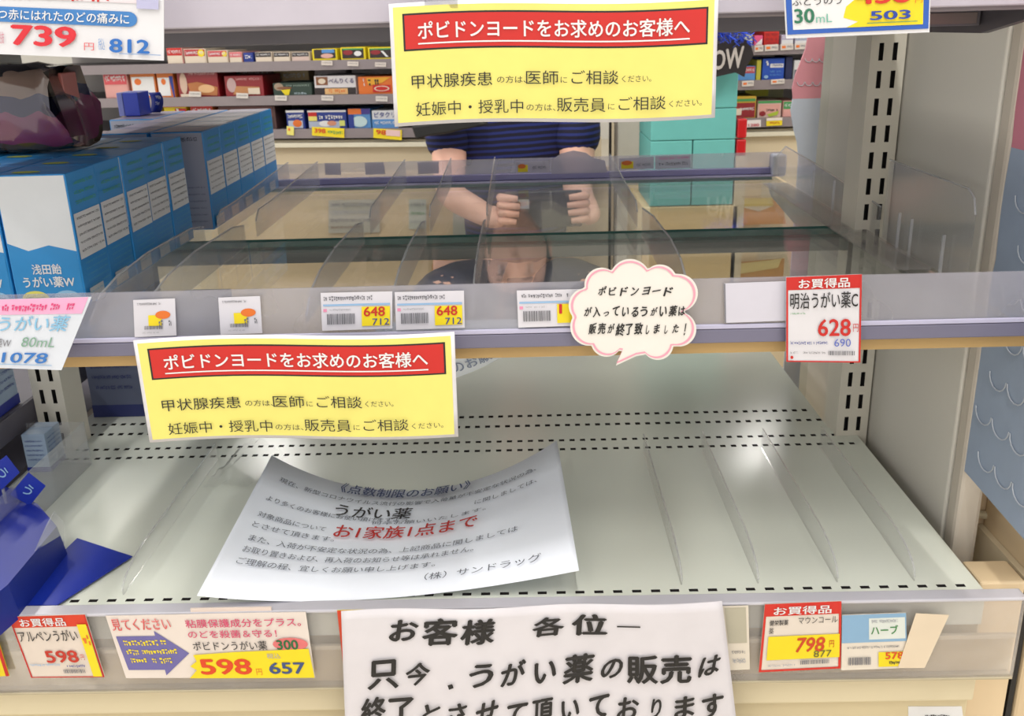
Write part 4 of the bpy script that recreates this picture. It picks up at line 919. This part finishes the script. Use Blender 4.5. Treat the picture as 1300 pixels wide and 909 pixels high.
for (x0, x1, y0, y1, lab) in ((958, 969, 58, 66, 'pink and white box'), (971, 988, 57, 65, 'red barred box'), (991, 1007, 56, 64, 'left lilac box'), (1009, 1024, 55, 63, 'right lilac box'), (942, 957, 103, 110, 'light blue and red box'), (979, 996, 101, 107, 'royal blue box')):
    far_tag(GR, [(x0,y0),(x1,y0-1),(x1,y1-1),(x0,y1)], C(224, 216, 210), 'small white price tag below the '+lab, [('r', .1, .3, .3, .4, ORANGE), ('s', .5, .3, .4, .4, GREY, .3)])
far_tag(GR, [(943,153),(966,152),(966,161),(943,162)], C(236, 230, 230), 'white price tag with red writing on the lowest right far rail', [('t', '1280', .3, .5, .6, .4, C(200, 30, 60), .03)])
far_tag(GR, [(973,150),(993,149),(993,159),(973,160)], YEL2, 'yellow price tag with red top on the lowest right far rail', [('r', 0, 0, 1, .35, C(236, 226, 220)), ('s', .2, .5, .6, .3, C(190, 50, 20), .3)])

# leaflets on the far base panels, seen through the glass
def leaflet(q, c, label, it, Y=None):
    Yp = Y or 2.5
    P3 = [onY(x, y, Yp) for x, y in q]
    card('leaflet', bil(*P3), c, label, 'leaflet', it, 'leaflets seen through the glass shelf', thick=.001, off=.0008)
tb = empty('display_table', (.05, 2.2, 0)); tag(tb, 'tan display box holding leaflets seen through the glass shelf', 'display box')
MB().box(-.75, .70, 2.508, 2.522, .10, .60, mat('tan_table', s2l(208, 186, 150), .6, scale=6)).build('front_board', tb, bevel=.002)
leaflet([(812,252),(912,250),(912,289),(814,291)], C(236, 226, 206), 'cream leaflet with yellow disc seen through the rear glass', [('r', 0, 0, .5, .12, PINK), ('r', 0, 0, .08, 1, C(240, 170, 140)), ('e', .18, .35, .12, .3, YEL2), ('s', .35, .35, .55, .12, LGREY, .1), ('s', .3, .6, .6, .12, LGREY, .1)])
leaflet([(934,252),(992,251),(998,284),(930,286)], C(228, 160, 90), 'orange leaflet with yellow band seen through the rear glass', [('r', 0, 0, .8, .3, C(240, 214, 130)), ('p', [(.1, .3), (.5, .5), (.8, .3)], CRM)])
leaflet([(417,254),(482,253),(482,295),(417,296)], C(200, 196, 182), 'grey leaflet with rows of small print seen through the left glass', [('s', .05, .08, .9, .14, GREY, .12), ('s', .05, .32, .9, .12, LGREY, .12), ('s', .05, .55, .9, .14, GREY, .12), ('s', .05, .78, .6, .1, BRN, .12)])
leaflet([(519,253),(541,253),(541,290),(519,291)], C(206, 210, 196), 'narrow pale leaflet between two clear dividers', [('s', .1, .1, .8, .15, GREY, .3), ('s', .1, .4, .8, .15, GREEN, .3), ('s', .1, .7, .8, .12, LGREY, .3)])
leaflet([(575,235),(618,234),(618,298),(575,299)], C(196, 200, 186), 'pale green leaflet left of the phone seen through the glass', [('s', .1, .25, .8, .1, GREY, .2), ('s', .1, .45, .8, .08, LGREY, .2), ('r', .1, .6, .8, .02, WHITE)])
leaflet([(865,338),(915,336),(912,366),(867,368)], C(232, 226, 208), 'small cream leaflet above the pink speech bubble card', [('s', .1, .3, .8, .15, LGREY, .2)])
leaflet([(920,334),(996,328),(994,356),(914,360)], C(216, 158, 84), 'orange and yellow leaflet near the blank rail card', [('p', [(.1, .1), (.95, 0), (.9, .4), (.2, .6)], C(240, 220, 150))])
leaflet([(550,327),(568,327),(566,362),(545,363)], C(236, 170, 60), 'narrow orange leaflet between the fourth and fifth dividers', [('r', .1, .1, .5, .3, YEL)])
leaflet([(572,335),(604,334),(602,368),(568,369)], C(210, 208, 190), 'black and white leaflet left of the fifth divider', [('s', .1, .1, .8, .2, INK, .3), ('s', .1, .45, .8, .2, INK, .3), ('s', .1, .75, .8, .15, GREY, .3)])
leaflet([(620,328),(650,327),(652,362),(622,363)], C(226, 206, 186), 'cream leaflet with red square right of the fifth divider', [('r', .1, .5, .4, .35, C(220, 120, 100)), ('r', .1, .3, .7, .12, YEL), ('r', .6, .5, .3, .35, BRN)])

# teal cartons on a tan stand, with a black banner and tinsel
zt0 = onY(880, 261, 2.0).z
st = MB().box(.33, .53, 2.0, 2.30, 0, zt0-.001, mat('kraft', s2l(212, 186, 136), .7, scale=8)).build('kraft_stand', bevel=.003); tag(st, 'kraft cardboard stand under the teal cartons', 'stand')
xs = [onY(825, 200, 2.0).x, onY(879, 200, 2.0).x, onY(934, 180, 2.0).x]
z1, z2, z3 = onY(880, 178, 2.0).z, onY(890, 138, 2.0).z, onY(890, 86, 2.0).z
for (a, b, c, d, lab) in ((xs[0], xs[1], zt0, z1, 'bottom left'), (xs[1], xs[2], zt0, z1, 'bottom right'), (xs[0], xs[2], z1, z2, 'middle wide'), (xs[0], xs[2], z2, z3, 'top wide')):
    r = empty('teal_carton', ((a+b)/2, 2.1, c)); tag(r, 'plain teal carton in the stack across the aisle, %s one' % lab, 'carton', 'teal cartons')
    MB().box(a+.001, b-.001, 2.0, 2.2, c+.0005, d-.0005, TEAL).build('carton_body', r, bevel=.002)
    MB().box((a+b)/2-.02, (a+b)/2+.02, 2.02, 2.18, d-.0006, d-.0001, C(150, 214, 208)).build('tape_strip', r)
def banner():
    Y = 1.95; P = [(840, 60), (903, 58), (940, 48), (952, 52), (957, 70), (948, 84), (945, 98), (934, 92), (903, 99), (840, 104)]
    M = MB(); M.prism([onY(x, y, Y) for x, y in P], (0, .006, 0), C(44, 42, 48, .35)); o = M.build('black_banner'); tag(o, 'black foil banner with silver letters on top of the teal cartons', 'banner')
    Q = bil(*[onY(x, y, Y) for x, y in ((903, 64), (944, 56), (944, 90), (903, 92))])
    prints(o, Q, [('t', 'OW', .0, .05, .98, .85, C(206, 200, 196, .3), .05, .04)], off=.001)
    M = MB(); rr = random.Random(3)
    for i in range(120):
        a = onY(rr.uniform(905, 955), rr.uniform(40, 54), Y-.01+rr.uniform(-.01, .015)); b = a+Vector((rr.uniform(-.015, .015), rr.uniform(-.01, .01), rr.uniform(-.012, .012)))
        M.add([a, b, b+Vector((.001, 0, .002)), a+Vector((.001, 0, .002))], [(0, 1, 2, 3)], C(60, 90, 220, .15, metal=.6))
    t = M.build('blue_tinsel'); tag(t, 'glittery blue tinsel along the top of the black banner', 'tinsel', kind='stuff')
banner()
for i, (y0, y1, lab) in enumerate(((150, 174, 'upper'), (176, 196, 'lower'))):
    a, b = onY(930, y0, 2.02), onY(943, y1, 2.02)
    r = MB().box(max(a.x, xs[2]+.002), max(b.x, xs[2]+.022), 2.0, 2.03, b.z, a.z, C(206, 24, 36, .25)).build('red_packet', bevel=.003); tag(r, 'small glossy red packet beside the teal cartons, %s one' % lab, 'packet', 'red packets')
ps = MB().box(xs[2]+.002, xs[2]+.024, 2.0, 2.03, 0, onY(936, 196, 2.02).z-.0005, TAN).build('packet_stand'); tag(ps, 'narrow tan riser under the red packets', 'stand')

# ------------------------------------------------------------------ person crouching across the aisle
SKIN = mat('skin', s2l(226, 178, 160), .55, scale=20); SHIRT = None
def skin_mesh(nodes, edges, root, sub=2):
    me = bpy.data.meshes.new('tmp'); names = list(nodes)
    me.from_pydata([nodes[n][0] for n in names], [(names.index(a), names.index(b)) for a, b in edges], [])
    o = bpy.data.objects.new('tmp', me); COL.objects.link(o)
    o.modifiers.new('s', 'SKIN'); sv = me.skin_vertices[0].data
    for i, n in enumerate(names):
        r = nodes[n][1]; sv[i].radius = r if isinstance(r, tuple) else (r, r); sv[i].use_root = (n == root)
    ss = o.modifiers.new('u', 'SUBSURF'); ss.levels = sub; ss.render_levels = sub
    dg = bpy.context.evaluated_depsgraph_get(); dg.update()
    m2 = bpy.data.meshes.new_from_object(o.evaluated_get(dg))
    vs = [v.co.copy() for v in m2.vertices]; fs = [tuple(p.vertices) for p in m2.polygons]
    bpy.data.objects.remove(o); bpy.data.meshes.remove(me); bpy.data.meshes.remove(m2)
    return vs, fs
PX = .060
def person():
    r = empty('person', (PX, 2.25, 0)); tag(r, 'person crouching across the aisle in navy striped short-sleeved shirt, holding a dark phone', 'person')
    ph = onY(690, 266, 2.03); DY = .33
    n = {'pel': ((PX, 2.37, .33), .13), 'wst': ((PX, 2.34, .48), .115), 'chs': ((PX, 2.28, .66), (.125, .10)), 'uch': ((PX, 2.26, .79), (.11, .09)), 'nk': ((PX, 2.25, .88), .055), 'nk2': ((PX, 2.23, .935), .052)}
    e = [('pel', 'wst'), ('wst', 'chs'), ('chs', 'uch'), ('uch', 'nk'), ('nk', 'nk2')]
    for s, k in ((-1, 'l'), (1, 'r')):
        hx = ph.x+s*.092
        n.update({'sh'+k: ((PX+s*.14, 2.25, .81), .052), 'el'+k: ((PX+s*.145, 2.18, .635+(.012 if s < 0 else 0)), .040), 'fa'+k: ((PX+s*.14, 2.11, .60), .034), 'wr'+k: ((hx+s*.012, 2.055, ph.z-.025), .026), 'hd'+k: ((hx, 2.045, ph.z-.005), (.034, .018)),
                  'hp'+k: ((PX+s*.09, 2.35, .30), .10), 'kn'+k: ((PX+s*.17, 2.03, .40), .062), 'sn'+k: ((PX+s*.15, 2.13, .24), .05), 'an'+k: ((PX+s*.13, 2.21, .09), .036), 'ft'+k: ((PX+s*.135, 2.11, .035), .033), 'to'+k: ((PX+s*.14, 2.03, .028), .026)})
        e += [('uch', 'sh'+k), ('sh'+k, 'el'+k), ('el'+k, 'fa'+k), ('fa'+k, 'wr'+k), ('wr'+k, 'hd'+k), ('pel', 'hp'+k), ('hp'+k, 'kn'+k), ('kn'+k, 'sn'+k), ('sn'+k, 'an'+k), ('an'+k, 'ft'+k), ('ft'+k, 'to'+k)]
    vs, fs = skin_mesh(n, e, 'pel')
    M = MB(); M.add(vs, fs, SKIN)
    # fingers curled round the phone ends
    for s in (-1, 1):
        for i in range(4):
            L = (.9, 1.0, .95, .8)[i]; z = ph.z+.026-i*.0165; x0 = ph.x+s*.092
            pts = [(x0, 1.713+DY, z), (x0-s*.004, 1.6985+DY, z+.002), (x0-s*.022*L, 1.6935+DY, z+.001), (x0-s*.042*L, 1.6945+DY, z-.001)]
            M.tube(pts, [.0088, .0085, .0075, .006], SKIN, 8)
        pts = [(ph.x+s*.09, 1.722+DY, ph.z-.02), (ph.x+s*.078, 1.7245+DY, ph.z+.004), (ph.x+s*.06, 1.7175+DY, ph.z+.016)]
        M.tube(pts, [.011, .0095, .0075], SKIN, 8)
    # head with nose, ears and chin
    hc = (PX, 1.885+DY, 1.035); k0 = len(M.v)
    M.ball(hc, .076, .092, .112, SKIN, 24, 18)
    for v in M.v[k0:]:
        d = v.z-hc[2]
        if d < -.02: v.x = hc[0]+(v.x-hc[0])*(1+ (d+.02)*3.2); 
        if d < -.03 and v.y < hc[1]: v.y += -.006
    M.ball((PX, 1.793+DY, 1.02), .011, .016, .02, SKIN, 10, 8)
    for s in (-1, 1): M.ball((PX+s*.077, 1.895+DY, 1.03), .009, .02, .03, SKIN, 10, 8)
    M.build('body', r, smooth=True)
    F2 = MB()
    for s in (-1, 1):
        F2.ball((PX+s*.03, 1.803+DY, 1.045), .012, .006, .006, WHITE, 10, 8); F2.ball((PX+s*.03, 1.7985+DY, 1.044), .005, .003, .005, BLACK, 10, 8)
        F2.box(PX+s*.03-.016, PX+s*.03+.016, 1.797+DY, 1.803+DY, 1.062, 1.066, BLACK)
    F2.build('eyes', r, smooth=True)
    MB().ball((PX, 1.797+DY, .978), .022, .006, .006, C(190, 110, 106)).build('mouth', r, smooth=True)
    H = MB(); H.ball((PX, 1.90+DY, 1.06), .087, .098, .107, BLACK, 24, 16)
    for v in H.v:
        if v.y < 1.84+DY and v.z < 1.09: v.y = 1.86+DY; 
        if v.z < 1.0: v.z = 1.0-(1.0-v.z)*.3
    H.build('hair', r, smooth=True)
    # shirt
    m = bpy.data.materials.new('striped_shirt'); m.use_nodes = True; nt = m.node_tree; b = nt.nodes['Principled BSDF']; b.inputs['Roughness'].default_value = .85
    tc = nt.nodes.new('ShaderNodeTexCoord'); wv = nt.nodes.new('ShaderNodeTexWave'); wv.bands_direction = 'Z'; wv.inputs['Scale'].default_value = 24; wv.inputs['Distortion'].default_value = .8
    mp = nt.nodes.new('ShaderNodeMapping'); mp.inputs['Rotation'].default_value = (0, .04, 0); nt.links.new(tc.outputs['Object'], mp.inputs[0]); nt.links.new(mp.outputs[0], wv.inputs[0])
    rp = nt.nodes.new('ShaderNodeValToRGB'); rp.color_ramp.elements[0].position = .45; rp.color_ramp.elements[0].color = (*s2l(14, 14, 40), 1); rp.color_ramp.elements[1].position = .75; rp.color_ramp.elements[1].color = (*s2l(30, 42, 110), 1)
    nt.links.new(wv.outputs['Fac'], rp.inputs[0]); nt.links.new(rp.outputs[0], b.inputs['Base Color'])
    g = .014
    sn = {'a': ((PX, 2.37, .40), .135+g), 'wst': ((PX, 2.34, .50), .118+g), 'chs': ((PX, 2.28, .66), (.13+g, .105+g)), 'uch': ((PX, 2.26, .79), (.112+g, .095+g)), 'nk': ((PX, 2.25, .892), .070)}
    se = [('a', 'wst'), ('wst', 'chs'), ('chs', 'uch'), ('uch', 'nk')]
    for s, k in ((-1, 'l'), (1, 'r')):
        sn['sh'+k] = ((PX+s*.14, 2.25, .815), .068); sn['sl'+k] = ((PX+s*.146, 2.19, .662), .056); se += [('uch', 'sh'+k), ('sh'+k, 'sl'+k)]
    vs, fs = skin_mesh(sn, se, 'a'); MB().add(vs, fs, m).build('shirt', r, smooth=True)
    TR = C(66, 70, 92, .8)
    tn = {'w': ((PX, 2.37, .37), .15), 'pel': ((PX, 2.37, .31), .145)}; te = [('w', 'pel')]
    for s, k in ((-1, 'l'), (1, 'r')):
        tn.update({'hp'+k: ((PX+s*.09, 2.35, .30), .115), 'kn'+k: ((PX+s*.17, 2.03, .40), .076), 'sn'+k: ((PX+s*.15, 2.13, .24), .066), 'an'+k: ((PX+s*.13, 2.20, .12), .056)})
        te += [('pel', 'hp'+k), ('hp'+k, 'kn'+k), ('kn'+k, 'sn'+k), ('sn'+k, 'an'+k)]
    vs, fs = skin_mesh(tn, te, 'pel'); MB().add(vs, fs, TR).build('trousers', r, smooth=True)
    for s in (-1, 1):
        S = MB(); S.ball((PX+s*.135, 2.12, .042), .044, .125, .04, C(40, 38, 40), 16, 10); S.build('shoe', r, smooth=True)
    a = onY(560, 168, 2.12)
    bg = empty('shoulder_bag', (a.x-.01, 2.15, a.z-.02)); tag(bg, 'black bag flap sticking out left of the crouching person', 'bag')
    MB().prism([onY(x, y, 2.10) for x, y in ((522, 160), (600, 150), (620, 158), (566, 170), (548, 172), (528, 177))], (0, .05, 0), C(26, 26, 28, .6)).build('bag_flap', bg, bevel=.004)
    py = 2.036
    p = empty('phone', (ph.x, py, ph.z-.038)); tag(p, 'dark phone held sideways by the crouching person', 'phone')
    MB().box(ph.x-.082, ph.x+.082, py-.004, py+.004, ph.z-.039, ph.z+.039, C(24, 26, 34, .4)).build('phone_body', p, bevel=.0035)
    MB().box(ph.x-.066, ph.x-.030, py-.006, py-.0042, ph.z+.002, ph.z+.022, C(190, 190, 200, .2)).build('camera_bump', p, bevel=.0008)
    MB().tube([(ph.x-.055, py-.0066, ph.z+.012), (ph.x-.055, py-.0058, ph.z+.012)], .007, BLACK, 16).build('camera_lens', p)
person()
